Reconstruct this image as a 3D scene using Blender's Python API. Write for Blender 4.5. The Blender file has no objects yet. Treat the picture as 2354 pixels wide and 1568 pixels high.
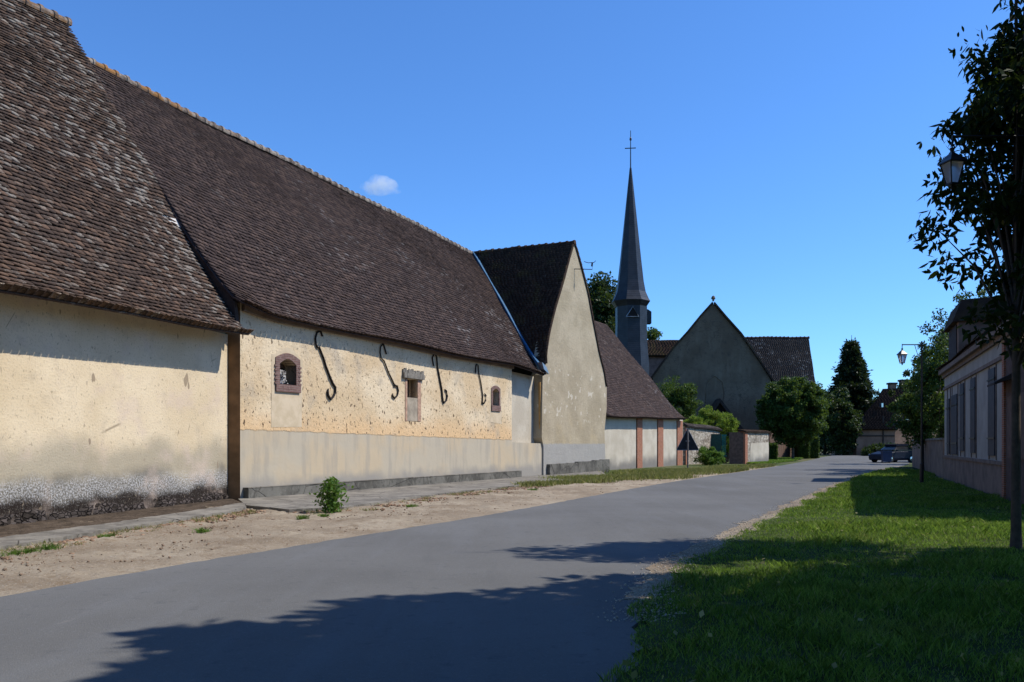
import bpy, bmesh, math, random
import numpy as np
from mathutils import Vector, Matrix
from mathutils.geometry import tessellate_polygon
random.seed(7); RNG = np.random.default_rng(7)
S = bpy.context.scene; COL = S.collection
R = math.radians
# ------------------------------------------------------------------ camera model
F, CX, CY, EYE = 848.0, 512.0, 444.0, 1.6      # 1024 px wide
K = 1024/2353.0
def ray(x, y): return Vector(((x*K-CX)/F, 1.0, (CY-y*K)/F))
def G(x, y, z=0.0):
    r = ray(x, y); t = (z-EYE)/r.z; return Vector((r.x*t, t, z))
def AT(x, y, Y):
    r = ray(x, y); return Vector((r.x*Y, Y, EYE+r.z*Y))
class Frame:
    """a facade line: origin P, direction u along it, n towards the street"""
    def __init__(s, P, Q=None, ang=None, flip=False):
        s.P = Vector((P[0], P[1], 0))
        s.u = (Vector((Q[0], Q[1], 0))-s.P).normalized() if Q else Vector((math.sin(R(ang)), math.cos(R(ang)), 0))
        s.n = Vector((s.u.y, -s.u.x, 0))
        if flip: s.n = -s.n; s.M = Matrix.Translation(s.P); return
        s.M = Matrix(((s.u.x, -s.n.x, 0, s.P.x), (s.u.y, -s.n.y, 0, s.P.y), (0, 0, 1, 0), (0, 0, 0, 1)))
    def hit(s, x, y, off=0.0):                 # world point on the facade plane moved out by off
        r = ray(x, y); rn = r.x*s.n.x+r.y*s.n.y
        t = (s.P.dot(s.n)+off)/rn
        return Vector((r.x*t, t, EYE+r.z*t))
    def sz(s, x, y, off=0.0):
        p = s.hit(x, y, off); return ((p-s.P).dot(s.u), p.z)
    def w(s, a, o, z): return s.P+s.u*a+s.n*o+Vector((0, 0, z))
# ------------------------------------------------------------------ objects
MATS = {}
PM = {}
def tag(o, label=None, cat=None, group=None, kind=None):
    if label: o['label'] = label
    if cat: o['category'] = cat
    if group: o['group'] = group
    if kind: o['kind'] = kind
    return o
def thing(name, label, cat, M=None, loc=None, group=None):
    o = bpy.data.objects.new(name, None); COL.objects.link(o)
    if M is None: M = Matrix.Translation(Vector(loc if loc else (0, 0, 0)))
    o.matrix_world = M; PM[o.name] = M.copy()
    o.empty_display_size = 0.3
    return tag(o, label, cat, group)
def obj(name, V, Fc, mat, parent=None, M=None, attr=None, smooth=False, mats=None, midx=None):
    """V in world space"""
    V = np.asarray(V, dtype=np.float64).reshape(-1, 3)
    MM = PM[parent.name] if parent else (M if M is not None else Matrix.Identity(4))
    Mi = np.array(MM.inverted())
    V = V@Mi[:3, :3].T+Mi[:3, 3]
    me = bpy.data.meshes.new(name)
    if isinstance(Fc, np.ndarray):
        n, k = Fc.shape
        me.vertices.add(len(V)); me.vertices.foreach_set('co', V.ravel())
        me.loops.add(n*k); me.loops.foreach_set('vertex_index', Fc.ravel().astype(np.int32))
        me.polygons.add(n); me.polygons.foreach_set('loop_start', np.arange(0, n*k, k, dtype=np.int32))
        me.update(calc_edges=True)
    else:
        me.from_pydata([tuple(v) for v in V], [], Fc)
    me.validate()
    for m in (mats or [mat]): me.materials.append(m)
    if midx is not None: me.polygons.foreach_set('material_index', np.asarray(midx, dtype=np.int32))
    if attr is not None and len(attr) == len(me.polygons):
        a = me.attributes.new('rnd', 'FLOAT', 'FACE'); a.data.foreach_set('value', np.asarray(attr, dtype=np.float32))
    if smooth: me.polygons.foreach_set('use_smooth', np.ones(len(me.polygons), dtype=bool))
    me.update()
    o = bpy.data.objects.new(name, me); COL.objects.link(o)
    if parent:
        o.parent = parent; PM[o.name] = MM
    else:
        o.matrix_world = MM; PM[o.name] = MM.copy()
    return o
class MB:
    """collects simple shapes in world space"""
    def __init__(s): s.v = []; s.f = []; s.r = []
    def add(s, v, f, r=None):
        b = len(s.v); s.v += [tuple(p) for p in v]; s.f += [tuple(i+b for i in q) for q in f]
        s.r += [random.random() if r is None else r]*len(f); return s
    def box(s, fr, a0, a1, o0, o1, z0, z1, r=None):
        c = [fr.w(a, o, z) for z in (z0, z1) for o in (o0, o1) for a in (a0, a1)]
        return s.add(c, [(0, 1, 3, 2), (4, 6, 7, 5), (0, 4, 5, 1), (2, 3, 7, 6), (0, 2, 6, 4), (1, 5, 7, 3)], r)
    def prism(s, pts, d):
        """closed polygon (world pts) extruded by vector d"""
        n = len(pts); q = [p+d for p in pts]
        tri = tessellate_polygon([[Vector(p) for p in pts]])
        f = [tuple(t) for t in tri]+[tuple(i+n for i in reversed(t)) for t in tri]
        f += [(i, (i+1) % n, (i+1) % n+n, i+n) for i in range(n)]
        return s.add(list(pts)+q, f)
    def tube(s, pts, rad, seg=8, cap=True):
        pts = [Vector(p) for p in pts]; n = len(pts)
        if not hasattr(rad, '__len__'): rad = [rad]*n
        v = []; f = []
        ref = Vector((0, 0, 1)) if abs((pts[-1]-pts[0]).normalized().z) < .9 else Vector((1, 0, 0))
        for i, p in enumerate(pts):
            t = (pts[min(i+1, n-1)]-pts[max(i-1, 0)]).normalized()
            a = t.cross(ref)
            a = a.normalized() if a.length > 1e-4 else Vector((1, 0, 0))
            b = t.cross(a).normalized()
            for k in range(seg):
                w = 2*math.pi*k/seg; v.append(p+(a*math.cos(w)+b*math.sin(w))*rad[i])
        for i in range(n-1):
            for k in range(seg):
                k2 = (k+1) % seg; f.append((i*seg+k, i*seg+k2, (i+1)*seg+k2, (i+1)*seg+k))
        if cap: f += [tuple(range(seg)), tuple(range((n-1)*seg, n*seg))]
        return s.add(v, f)
    def lathe(s, c, prof, seg=16, rot=0.0, sx=1.0):
        """prof = [(r,z)...] about a vertical axis at c"""
        v = []; f = []
        for r, z in prof:
            for k in range(seg):
                w = rot+2*math.pi*k/seg; v.append((c[0]+r*math.cos(w)*sx, c[1]+r*math.sin(w), c[2]+z))
        for i in range(len(prof)-1):
            for k in range(seg):
                k2 = (k+1) % seg; f.append((i*seg+k, i*seg+k2, (i+1)*seg+k2, (i+1)*seg+k))
        f += [tuple(range(seg)), tuple(range((len(prof)-1)*seg, len(prof)*seg))]
        return s.add(v, f)
    def build(s, name, mat, parent=None, M=None, smooth=False):
        return obj(name, s.v, s.f, mat, parent, M, attr=s.r, smooth=smooth)
# ------------------------------------------------------------------ materials
class NT:
    def __init__(s, name):
        s.m = bpy.data.materials.new(name); s.m.use_nodes = True; s.t = s.m.node_tree; s.t.nodes.clear()
        s.out = s.n('ShaderNodeOutputMaterial'); s.tc = s.n('ShaderNodeTexCoord'); s.co = s.tc.outputs['Object']
        s._sep = None
    def n(s, ty, **kw):
        x = s.t.nodes.new(ty)
        for k, v in kw.items(): setattr(x, k, v)
        return x
    def set(s, sock, v):
        if hasattr(v, 'is_output') or isinstance(v, bpy.types.NodeSocket): s.t.links.new(v, sock)
        elif isinstance(v, (tuple, list)) and len(v) == 3 and sock.type == 'RGBA': sock.default_value = (*v, 1)
        else: sock.default_value = v
    def sep(s, i):
        if s._sep is None:
            s._sep = s.n('ShaderNodeSeparateXYZ'); s.t.links.new(s.co, s._sep.inputs[0])
        return s._sep.outputs[i]
    def math(s, op, a, b=0.0, c=None, clamp=False):
        x = s.n('ShaderNodeMath', operation=op, use_clamp=clamp); s.set(x.inputs[0], a); s.set(x.inputs[1], b)
        if c is not None: s.set(x.inputs[2], c)
        return x.outputs[0]
    def map(s, sc=(1, 1, 1), loc=(0, 0, 0), vec=None):
        x = s.n('ShaderNodeMapping'); s.t.links.new(vec or s.co, x.inputs[0]); x.inputs['Scale'].default_value = sc
        x.inputs['Location'].default_value = loc; return x.outputs[0]
    def noise(s, scale, detail=4, rough=.55, vec=None, dist=0.0):
        x = s.n('ShaderNodeTexNoise'); s.t.links.new(vec or s.co, x.inputs['Vector']); x.inputs['Scale'].default_value = scale
        x.inputs['Detail'].default_value = detail; x.inputs['Roughness'].default_value = rough; x.inputs['Distortion'].default_value = dist
        return x.outputs[0]
    def voro(s, scale, vec=None, feat='F1', out=0, rand=1.0):
        x = s.n('ShaderNodeTexVoronoi', feature=feat); s.t.links.new(vec or s.co, x.inputs['Vector']); x.inputs['Scale'].default_value = scale
        x.inputs['Randomness'].default_value = rand
        return x.outputs[out]
    def step(s, v, a, b):                       # smooth 0..1 from a to b (a may be > b)
        x = s.n('ShaderNodeMapRange', interpolation_type='SMOOTHSTEP'); s.set(x.inputs[0], v)
        lo, hi = (a, b) if a < b else (b, a)
        x.inputs[1].default_value = lo; x.inputs[2].default_value = hi
        x.inputs[3].default_value = 0 if a < b else 1; x.inputs[4].default_value = 1 if a < b else 0
        return x.outputs[0]
    def mix(s, a, b, f, mode='MIX'):
        x = s.n('ShaderNodeMix', data_type='RGBA', blend_type=mode); s.set(x.inputs[0], f); s.set(x.inputs[6], a); s.set(x.inputs[7], b)
        return x.outputs[2]
    def attr(s, name='rnd'):
        return s.n('ShaderNodeAttribute', attribute_name=name).outputs['Fac']
    def bump(s, h, strength=.5, dist=.02, nrm=None):
        x = s.n('ShaderNodeBump'); s.set(x.inputs['Height'], h); x.inputs['Strength'].default_value = strength
        x.inputs['Distance'].default_value = dist
        if nrm is not None: s.t.links.new(nrm, x.inputs['Normal'])
        return x.outputs[0]
    def pbr(s, col, rough=.9, nrm=None, metal=0.0, spec=.3, **kw):
        x = s.n('ShaderNodeBsdfPrincipled'); s.set(x.inputs['Base Color'], col); s.set(x.inputs['Roughness'], rough)
        x.inputs['Metallic'].default_value = metal; x.inputs['Specular IOR Level'].default_value = spec
        if nrm is not None: s.t.links.new(nrm, x.inputs['Normal'])
        for k, v in kw.items(): s.set(x.inputs[k], v)
        s.t.links.new(x.outputs[0], s.out.inputs[0]); return s.m
def simple(name, col, rough=.8, metal=0.0, spec=.3, var=.25, sc=6, bump=.2):
    s = NT(name); n = s.noise(sc, 5)
    c = s.mix(tuple(c*(1-var) for c in col), tuple(min(1, c*(1+var)) for c in col), s.step(n, .3, .7))
    return s.pbr(c, rough, s.bump(s.noise(sc*5, 4), bump, .01), metal, spec)
def pits(s, scale=5.0, th=.66, sx=1.0, sz=.45, soft=.03):
    v = s.noise(scale, 2.0, .5, s.map((sx, 1, sz)))
    return s.step(v, th, th+soft)
# -- plaster of the low left wall
s = NT('worn_cream_plaster'); x, z = s.sep(0), s.sep(2)
big = s.noise(.45, 4); mid = s.noise(2.2, 6); fine = s.noise(22, 5)
c = s.mix((.63, .50, .32), (.73, .60, .41), s.step(big, .35, .65))
c = s.mix(c, (.44, .36, .26), s.math('MULTIPLY', s.step(mid, .52, .75), .45))
c = s.mix(c, (.36, .29, .20), s.math('MULTIPLY', s.step(fine, .50, .75), .5))
zz = s.math('ADD', z, s.math('MULTIPLY', s.math('SUBTRACT', s.noise(.7, 5), .5), 1.3))
c = s.mix(c, (.33, .29, .215), s.math('MULTIPLY', s.step(zz, 1.9, 1.25), .75))
c = s.mix(c, (.17, .155, .125), s.step(zz, 1.1, .62))
fl = s.noise(26, 7, .75, s.map((1, 1, .9))); zf = s.math('ADD', z, s.math('MULTIPLY', s.math('SUBTRACT', s.noise(1.1, 3), .5), .5))
band = s.math('MULTIPLY', s.step(zf, 1.02, .66), s.step(zf, .28, .5))
c = s.mix(c, (.56, .54, .52), s.math('MULTIPLY', s.math('MULTIPLY', band, s.step(fl, .45, .58)), .9))
c = s.mix(c, (.030, .022, .018), s.math('MULTIPLY', s.step(zf, .60, .36), s.step(fl, .70, .50)))
crk = s.math('MULTIPLY', s.step(s.voro(.55, s.map((1, 1, .5)), 'DISTANCE_TO_EDGE'), .006, 0), s.step(s.noise(.9, 3), .58, .64)); c = s.mix(c, (.2, .15, .1), s.math('MULTIPLY', crk, .7))
c = s.mix(c, (.30, .24, .17), s.math('MULTIPLY', pits(s, 13, .65, 1, .6), .6))
c = s.mix(c, (.60, .47, .38), s.math('MULTIPLY', s.step(s.noise(.8, 5, .6, s.map((1, 1, 1), (5, 0, 2))), .5, .68), .5))
pt = pits(s, 3.2, .68); c = s.mix(c, (.25, .19, .13), s.math('MULTIPLY', pt, .8))
b1 = s.bump(s.noise(1.6, 6, .6), .35, .05); b2 = s.bump(s.math('ADD', fine, s.math('MULTIPLY', s.math('MULTIPLY', fl, s.step(zf, .95, .6)), 5)), .55, .018, b1)
MATS['wall_a'] = s.pbr(c, .95, b2, spec=.1)
# -- ochre pitted plaster over a smooth lower band
s = NT('pitted_ochre_plaster'); x, z = s.sep(0), s.sep(2)
big = s.noise(.5, 4); mid = s.noise(2.6, 6, .65); fine = s.noise(26, 5)
c = s.mix((.62, .465, .28), (.73, .59, .395), s.step(big, .38, .62))
c = s.mix(c, (.70, .465, .245), s.math('MULTIPLY', s.step(s.math('ADD', z, s.math('MULTIPLY', mid, .8)), 3.2, 2.35), .85))
c = s.mix(c, (.40, .34, .26), s.math('MULTIPLY', s.step(s.noise(.8, 6, .6, s.map((1, 1, .8), (3, 0, 1))), .53, .68), .6))
c = s.mix(c, (.36, .27, .18), s.math('MULTIPLY', s.step(fine, .52, .8), .45))
pa = pits(s, 9.5, .635, 1, .6, .015); pb = pits(s, 4.2, .70, 1.1, .45, .02); pc = pits(s, 21, .645, 1, .7, .02)
up = s.step(z, 4.7, 2.2)
pit = s.math('MAXIMUM', s.math('MAXIMUM', s.math('MULTIPLY', pa, s.math('ADD', s.math('MULTIPLY', up, .6), .45, clamp=True)), pb), s.math('MULTIPLY', pc, .6))
c = s.mix(c, (.10, .065, .04), s.math('MULTIPLY', pit, .9))
lim = s.math('ADD', s.math('MULTIPLY', x, -.013), 2.0)
low = s.step(s.math('SUBTRACT', s.math('ADD', z, s.math('MULTIPLY', s.noise(2.2, 6, .7), .16)), s.math('ADD', lim, .05)), .05, .0)
lc = s.mix((.48, .415, .31), (.52, .42, .285), s.step(s.noise(.55, 3), .42, .6))
lc = s.mix(lc, (.36, .32, .26), s.math('MULTIPLY', s.step(s.noise(2, 6, .6, s.map((1.6, 1, .25))), .46, .66), .6))
lc = s.mix(lc, (.31, .285, .245), s.step(s.math('ADD', z, s.math('MULTIPLY', s.noise(1.2, 5), .7)), 1.15, .68))
c = s.mix(c, lc, low)
pit2 = s.math('MULTIPLY', pit, s.math('SUBTRACT', 1.0, low))
hgt = s.math('SUBTRACT', s.math('MULTIPLY', s.noise(9, 6), s.math('SUBTRACT', 1.15, low)), s.math('MULTIPLY', pit2, 1.2))
MATS['wall_b'] = s.pbr(c, .95, s.bump(hgt, .7, .03, s.bump(s.noise(1.1, 4), .35, .06)), spec=.1)
# -- grey tan rendering of the gable
s = NT('rough_grey_tan_render'); x, z = s.sep(0), s.sep(2)
c = s.mix((.36, .295, .195), (.44, .365, .25), s.step(s.noise(.5, 5), .38, .62))
c = s.mix(c, (.26, .22, .15), s.math('MULTIPLY', s.step(s.noise(14, 6, .7, s.map((1, 1, .4))), .5, .72), .6))
c = s.mix(c, (.47, .37, .22), s.math('MULTIPLY', s.step(s.noise(.9, 4), .5, .7), s.math('MULTIPLY', s.step(z, 3.6, 2), .6)))
spot = s.math('MULTIPLY', s.math('MULTIPLY', s.step(s.noise(2.6, 2, .5), .635, .66), s.step(z, 5.9, 5.0)), s.step(z, 2.4, 3.1))
c = s.mix(c, (.60, .53, .41), s.math('MULTIPLY', spot, .8))
g = s.step(s.math('ADD', z, s.math('MULTIPLY', s.noise(2, 4), .12)), 1.72, 1.62)
c = s.mix(c, s.mix((.31, .30, .275), (.38, .355, .31), s.noise(3, 4)), g)
MATS['wall_c'] = s.pbr(c, .95, s.bump(s.noise(10, 7, .7), .9, .035, s.bump(s.noise(1, 4), .5, .12)), spec=.1)
# -- pale plaster with grey foot (outbuilding, recess)
s = NT('pale_plaster_grey_foot'); z = s.sep(2)
c = s.mix((.47, .41, .315), (.56, .50, .395), s.step(s.noise(.9, 5), .35, .65))
c = s.mix(c, (.33, .28, .2), s.math('MULTIPLY', s.step(s.noise(9, 5), .55, .75), .5))
c = s.mix(c, (.17, .16, .145), s.math('MULTIPLY', s.step(s.math('ADD', z, s.math('MULTIPLY', s.noise(.8, 5), 1.1)), 1.5, .7), .85))
MATS['pale'] = s.pbr(c, .95, s.bump(s.noise(12, 6), .6, .02), spec=.1)
# -- concrete / plinth
def concrete(name, a, b, dark=.35, grass=False):
    s = NT(name)
    c = s.mix(a, b, s.step(s.noise(1.3, 6), .35, .65))
    c = s.mix(c, tuple(q*1.25 for q in b), s.math('MULTIPLY', s.step(s.n('ShaderNodeSeparateXYZ').outputs[2] if False else s.noise(7, 5), .5, .7), .5))
    c = s.mix(c, (.05, .047, .042), s.math('MULTIPLY', s.step(s.noise(4.5, 7, .7), .5, .7), dark*2))
    cr = s.step(s.voro(.7, None, 'DISTANCE_TO_EDGE'), .012, 0)
    c = s.mix(c, (.04, .035, .03), s.math('MULTIPLY', cr, .7))
    return s.pbr(c, .95, s.bump(s.math('SUBTRACT', s.noise(20, 6), s.math('MULTIPLY', cr, 1.5)), .6, .015), spec=.15)
MATS['plinth'] = concrete('stained_plinth_concrete', (.085, .08, .068), (.175, .165, .14), .4)
MATS['slab'] = concrete('old_pavement_concrete', (.15, .135, .112), (.25, .225, .185), .3)
# -- rubble
def rubble(name, a, b, mortar, sc=5):
    s = NT(name); v = s.map((1, 1, 1.6)); vv = s.n('ShaderNodeVectorMath', operation='ADD')
    nz = s.n('ShaderNodeTexNoise'); s.t.links.new(s.co, nz.inputs[0]); nz.inputs['Scale'].default_value = 4
    sc2 = s.n('ShaderNodeVectorMath', operation='SCALE'); s.t.links.new(nz.outputs['Color'], sc2.inputs[0]); sc2.inputs['Scale'].default_value = .12
    s.t.links.new(v, vv.inputs[0]); s.t.links.new(sc2.outputs[0], vv.inputs[1]); v = vv.outputs[0]
    e = s.voro(sc, v, 'DISTANCE_TO_EDGE'); cc = s.voro(sc, v, 'F1', 1)
    h = s.n('ShaderNodeSeparateColor'); s.t.links.new(cc, h.inputs[0])
    c = s.mix(a, b, h.outputs[0]); c = s.mix(c, tuple(q*.5 for q in a), s.math('MULTIPLY', s.step(s.noise(12, 5), .5, .7), .6))
    c = s.mix(mortar, c, s.step(e, .01, .06))
    return s.pbr(c, .95, s.bump(s.step(e, .0, .12), 1, .05), spec=.1)
MATS['rubble'] = rubble('pale_flint_rubble', (.60, .53, .42), (.20, .16, .12), (.34, .29, .22), 4)
MATS['rubble_dark'] = rubble('dark_footing_rubble', (.035, .028, .023), (.11, .09, .08), (.018, .014, .012), 8)
# -- brick
def brick(name, a, b, m, sc=1.0, w=.22, h=.065):
    s = NT(name); comb = s.n('ShaderNodeCombineXYZ')
    s.set(comb.inputs[0], s.math('ADD', s.sep(0), s.sep(1))); s.set(comb.inputs[1], s.sep(2))
    t = s.n('ShaderNodeTexBrick'); s.t.links.new(comb.outputs[0], t.inputs['Vector'])
    s.set(t.inputs['Color1'], a); s.set(t.inputs['Color2'], b); s.set(t.inputs['Mortar'], m)
    t.inputs['Scale'].default_value = sc; t.inputs['Brick Width'].default_value = w; t.inputs['Row Height'].default_value = h
    t.inputs['Mortar Size'].default_value = .008; t.inputs['Bias'].default_value = 0
    c = s.mix(t.outputs[0], tuple(q*.5 for q in a), s.math('MULTIPLY', s.step(s.noise(8, 5), .45, .7), .5))
    return s.pbr(c, .9, s.bump(s.math('SUBTRACT', s.noise(20, 4), t.outputs[1]), .6, .012), spec=.15)
MATS['brick'] = brick('weathered_red_brick', (.42, .15, .075), (.33, .12, .065), (.33, .27, .21))
MATS['brick_mauve'] = brick('mauve_window_brick', (.22, .13, .11), (.17, .095, .08), (.26, .20, .17))
# -- roof tiles
def tiles(name, dark, light, rust, lich=.5, moss=0.0, vscale=.25):
    s = NT(name); r = s.attr(); n1 = s.noise(vscale, 4, .6); n2 = s.noise(3.5, 5, .65); n3 = s.noise(24, 4, .6)
    c = s.mix(dark, rust, s.step(r, .35, 1.0))
    c = s.mix(c, tuple(q*.45 for q in dark), s.math('MULTIPLY', s.step(n2, .48, .66), .65))
    l = s.step(s.math('ADD', s.math('ADD', s.math('MULTIPLY', n1, .55), s.math('MULTIPLY', n2, .35)), s.math('ADD', s.math('MULTIPLY', n3, .35), s.math('MULTIPLY', s.math('FRACT', s.math('MULTIPLY', r, 7.3)), .34))), 1.06-lich*.34, 1.20-lich*.3)
    c = s.mix(c, light, s.math('MULTIPLY', l, .85))
    if moss: c = s.mix(c, (.10, .075, .03), s.math('MULTIPLY', s.step(s.noise(1.2, 5), .5, .68), moss))
    return s.pbr(c, .88, s.bump(s.noise(30, 5), .6, .012), spec=.05)
MATS['tile_a'] = tiles('lichened_brown_tiles', (.078, .055, .044), (.32, .28, .235), (.16, .102, .072), .62)
MATS['tile_b'] = tiles('dark_plum_tiles', (.074, .053, .047), (.27, .24, .22), (.118, .08, .065), .36)
MATS['tile_c'] = tiles('mossy_dark_tiles', (.050, .034, .026), (.13, .115, .095), (.075, .046, .033), .3, .5)
MATS['tile_d'] = tiles('grey_church_tiles', (.060, .050, .045), (.24, .22, .20), (.085, .066, .055), .45)
MATS['tile_e'] = tiles('far_house_tiles', (.028, .018, .015), (.05, .04, .035), (.04, .026, .02), .2)
s = NT('ridge_tile_clay'); 
c = s.mix((.13, .10, .08), (.30, .25, .20), s.step(s.noise(5, 5), .4, .62))
c = s.mix(c, (.27, .135, .05), s.math('MULTIPLY', s.step(s.noise(3, 5), .42, .56), s.step(s.sep(0), 7.5, 1.5)))
MATS['ridge'] = s.pbr(c, .9, s.bump(s.noise(20, 5), .6, .02), spec=.1)
s = NT('orange_lichen_ridge_clay'); c = s.mix((.10, .075, .06), (.24, .19, .15), s.step(s.noise(5, 5), .4, .62)); c = s.mix(c, (.22, .12, .055), s.step(s.noise(3, 5), .45, .62))
MATS['ridge_a'] = s.pbr(c, .9, s.bump(s.noise(20, 5), .6, .02), spec=.1)
# -- ground
s = NT('sandy_verge'); n = s.noise(.6, 6)
c = s.mix((.245, .19, .13), (.36, .295, .21), s.step(n, .35, .65))
c = s.mix(c, (.20, .14, .085), s.math('MULTIPLY', s.step(s.noise(2.4, 8, .75), .48, .64), .7))
c = s.mix(c, (.12, .085, .055), s.math('MULTIPLY', s.step(s.noise(9, 6, .75), .56, .66), .6))
c = s.mix(c, (.48, .44, .38), s.math('MULTIPLY', s.step(s.noise(40, 3), .55, .75), .8))
c = s.mix(c, (.13, .085, .05), s.math('MULTIPLY', s.step(s.noise(14, 5, .7), .62, .72), .7))
MATS['sand'] = s.pbr(c, .97, s.bump(s.noise(18, 8, .75), .9, .03), spec=.05)
s = NT('grey_asphalt'); v = s.map((1, 1, 1)); big = s.noise(.22, 5); agg = s.noise(110, 3, .7)
rot = s.n('ShaderNodeMapping'); s.t.links.new(s.co, rot.inputs[0]); rot.inputs['Rotation'].default_value = (0, 0, R(27)); rot.inputs['Scale'].default_value = (1.3, .16, 1)
lane = s.noise(1.1, 5, .6, rot.outputs[0])
c = s.mix((.126, .123, .116), (.158, .155, .147), s.step(big, .3, .7))
c = s.mix(c, (.175, .178, .182), s.math('MULTIPLY', s.step(lane, .48, .68), .25))
c = s.mix(c, (.06, .065, .07), s.math('MULTIPLY', s.step(lane, .42, .3), .15))
c = s.mix(c, (.25, .245, .235), s.math('MULTIPLY', s.step(agg, .55, .8), .45))
c = s.mix(c, (.05, .052, .055), s.math('MULTIPLY', s.step(agg, .45, .25), .5))
c = s.mix(c, (.26, .23, .19), s.math('MULTIPLY', s.step(s.noise(2.2, 7, .7, rot.outputs[0]), .66, .74), .5))
c = s.mix(c, (.085, .087, .09), s.math('MULTIPLY', s.step(s.noise(5, 6, .7), .56, .68), .4))
c = s.mix(c, (.21, .21, .205), s.math('MULTIPLY', s.step(s.noise(38, 5, .8), .54, .68), .55))
MATS['asphalt'] = s.pbr(c, 1.0, s.bump(s.noise(90, 3), .5, .012), spec=.06)
s = NT('lawn_soil'); c = s.mix((.035, .05, .014), (.07, .085, .03), s.step(s.noise(2, 6), .35, .65))
MATS['soil'] = s.pbr(c, .97, s.bump(s.noise(30, 5), .8, .03), spec=.05)
s = NT('field_ground'); c = s.mix((.06, .085, .025), (.16, .14, .08), s.step(s.noise(.3, 6), .4, .65))
MATS['field'] = s.pbr(c, .97, s.bump(s.noise(6, 6), .6, .05), spec=.05)
def leafmat(name, a, b, c3, trans=.35, rough=.5, spec=.15):
    s = NT(name); r = s.attr(); n = s.noise(.8, 3)
    c = s.mix(a, b, s.step(s.math('ADD', s.math('MULTIPLY', r, .7), s.math('MULTIPLY', n, .6)), .3, 1.0)); c = s.mix(c, c3, s.step(r, .93, .97))
    if 'lawn' in name: c = s.mix(c, (.30, .27, .10), s.math('MULTIPLY', s.step(s.noise(.45, 5, .65), .52, .72), .4)); c = s.mix(c, (.04, .10, .012), s.math('MULTIPLY', s.step(s.noise(1.6, 4), .54, .62), .6))
    p = s.n('ShaderNodeBsdfPrincipled'); s.set(p.inputs['Base Color'], c); p.inputs['Roughness'].default_value = rough; p.inputs['Specular IOR Level'].default_value = spec
    t = s.n('ShaderNodeBsdfTranslucent'); s.set(t.inputs[0], s.mix(c, (.35, .5, .05), .35))
    m = s.n('ShaderNodeMixShader'); m.inputs[0].default_value = trans
    s.t.links.new(p.outputs[0], m.inputs[1]); s.t.links.new(t.outputs[0], m.inputs[2]); s.t.links.new(m.outputs[0], s.out.inputs[0]); return s.m
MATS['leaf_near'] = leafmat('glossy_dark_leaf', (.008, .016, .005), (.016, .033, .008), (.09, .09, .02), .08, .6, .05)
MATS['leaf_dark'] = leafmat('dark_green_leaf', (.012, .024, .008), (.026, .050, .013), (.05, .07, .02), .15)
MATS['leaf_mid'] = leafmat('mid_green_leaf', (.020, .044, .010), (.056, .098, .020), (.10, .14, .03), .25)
MATS['leaf_lime'] = leafmat('lime_green_leaf', (.10, .165, .018), (.22, .27, .035), (.28, .28, .04), .4)
MATS['leaf_weed'] = leafmat('fresh_weed_leaf', (.06, .13, .02), (.12, .22, .04), (.2, .22, .08), .35)
MATS['needle'] = leafmat('dark_conifer_needle', (.010, .020, .010), (.020, .036, .015), (.03, .04, .02), .08)
MATS['grass'] = leafmat('lawn_grass_blade', (.055, .115, .013), (.27, .40, .065), (.34, .32, .16), .35, .6, .05)
MATS['dry'] = leafmat('dry_grass_blade', (.11, .13, .035), (.30, .26, .11), (.42, .35, .18), .3, .6)
MATS['bark'] = simple('rough_bark', (.075, .055, .04), .95, bump=.8, sc=8)
MATS['bark_pale'] = simple('pale_bark', (.20, .16, .115), .9, bump=.6, sc=8)
MATS['iron'] = simple('rusty_black_iron', (.020, .016, .014), .7, .3, .3)
MATS['black_metal'] = simple('black_painted_metal', (.012, .013, .015), .4, .2, .5, .15)
MATS['slate'] = None
s = NT('blue_grey_slate'); z = s.sep(2)
w = s.n('ShaderNodeTexWave', wave_type='BANDS', bands_direction='Z'); s.t.links.new(s.co, w.inputs[0]); w.inputs['Scale'].default_value = 1.6; w.inputs['Distortion'].default_value = .4; w.inputs['Detail'].default_value = 2
c = s.mix((.013, .015, .019), (.022, .025, .031), s.step(s.noise(1.5, 5), .35, .65))
MATS['slate'] = s.pbr(c, .45, s.bump(w.outputs[1], .25, .02, s.bump(s.noise(9, 4), .2, .02)), spec=.3)
MATS['zinc'] = simple('zinc_flashing', (.30, .33, .36), .35, .6, .5, .15)
MATS['blue_flash'] = simple('blue_plastic_flashing', (.030, .125, .24), .5, 0, .4, .2)
MATS['dark_in'] = simple('dark_interior', (.012, .010, .009), .95)
MATS['church_wall'] = None
s = NT('old_church_render'); c = s.mix((.135, .098, .066), (.185, .140, .096), s.step(s.noise(.35, 6), .35, .65))
c = s.mix(c, (.06, .055, .048), s.math('MULTIPLY', s.step(s.noise(2.2, 6, .65), .5, .7), .5))
st = s.voro(1.7, s.map((1, 1, 1.8)), 'DISTANCE_TO_EDGE'); reg = s.step(s.noise(.16, 3), .46, .58)
c = s.mix(c, (.07, .055, .04), s.math('MULTIPLY', s.math('MULTIPLY', s.step(st, .05, 0), reg), .7))
c = s.mix(c, (.26, .20, .14), s.math('MULTIPLY', s.step(s.noise(1.1, 5, .6, s.map((1, 1, .25))), .52, .7), .4))
MATS['church_wall'] = s.pbr(c, .95, s.bump(s.noise(5, 6), .6, .05), spec=.1)
MATS['pink_wall'] = simple('pinkish_church_wall', (.26, .16, .125), .95, sc=2)
MATS['house_wall'] = simple('off_white_house_render', (.36, .325, .275), .9, sc=1.2, var=.12)
MATS['house_base'] = simple('tan_house_base', (.21, .15, .11), .95, sc=1.5)
MATS['trim'] = simple('dull_brown_stone_trim', (.20, .145, .11), .9, sc=4)
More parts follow.
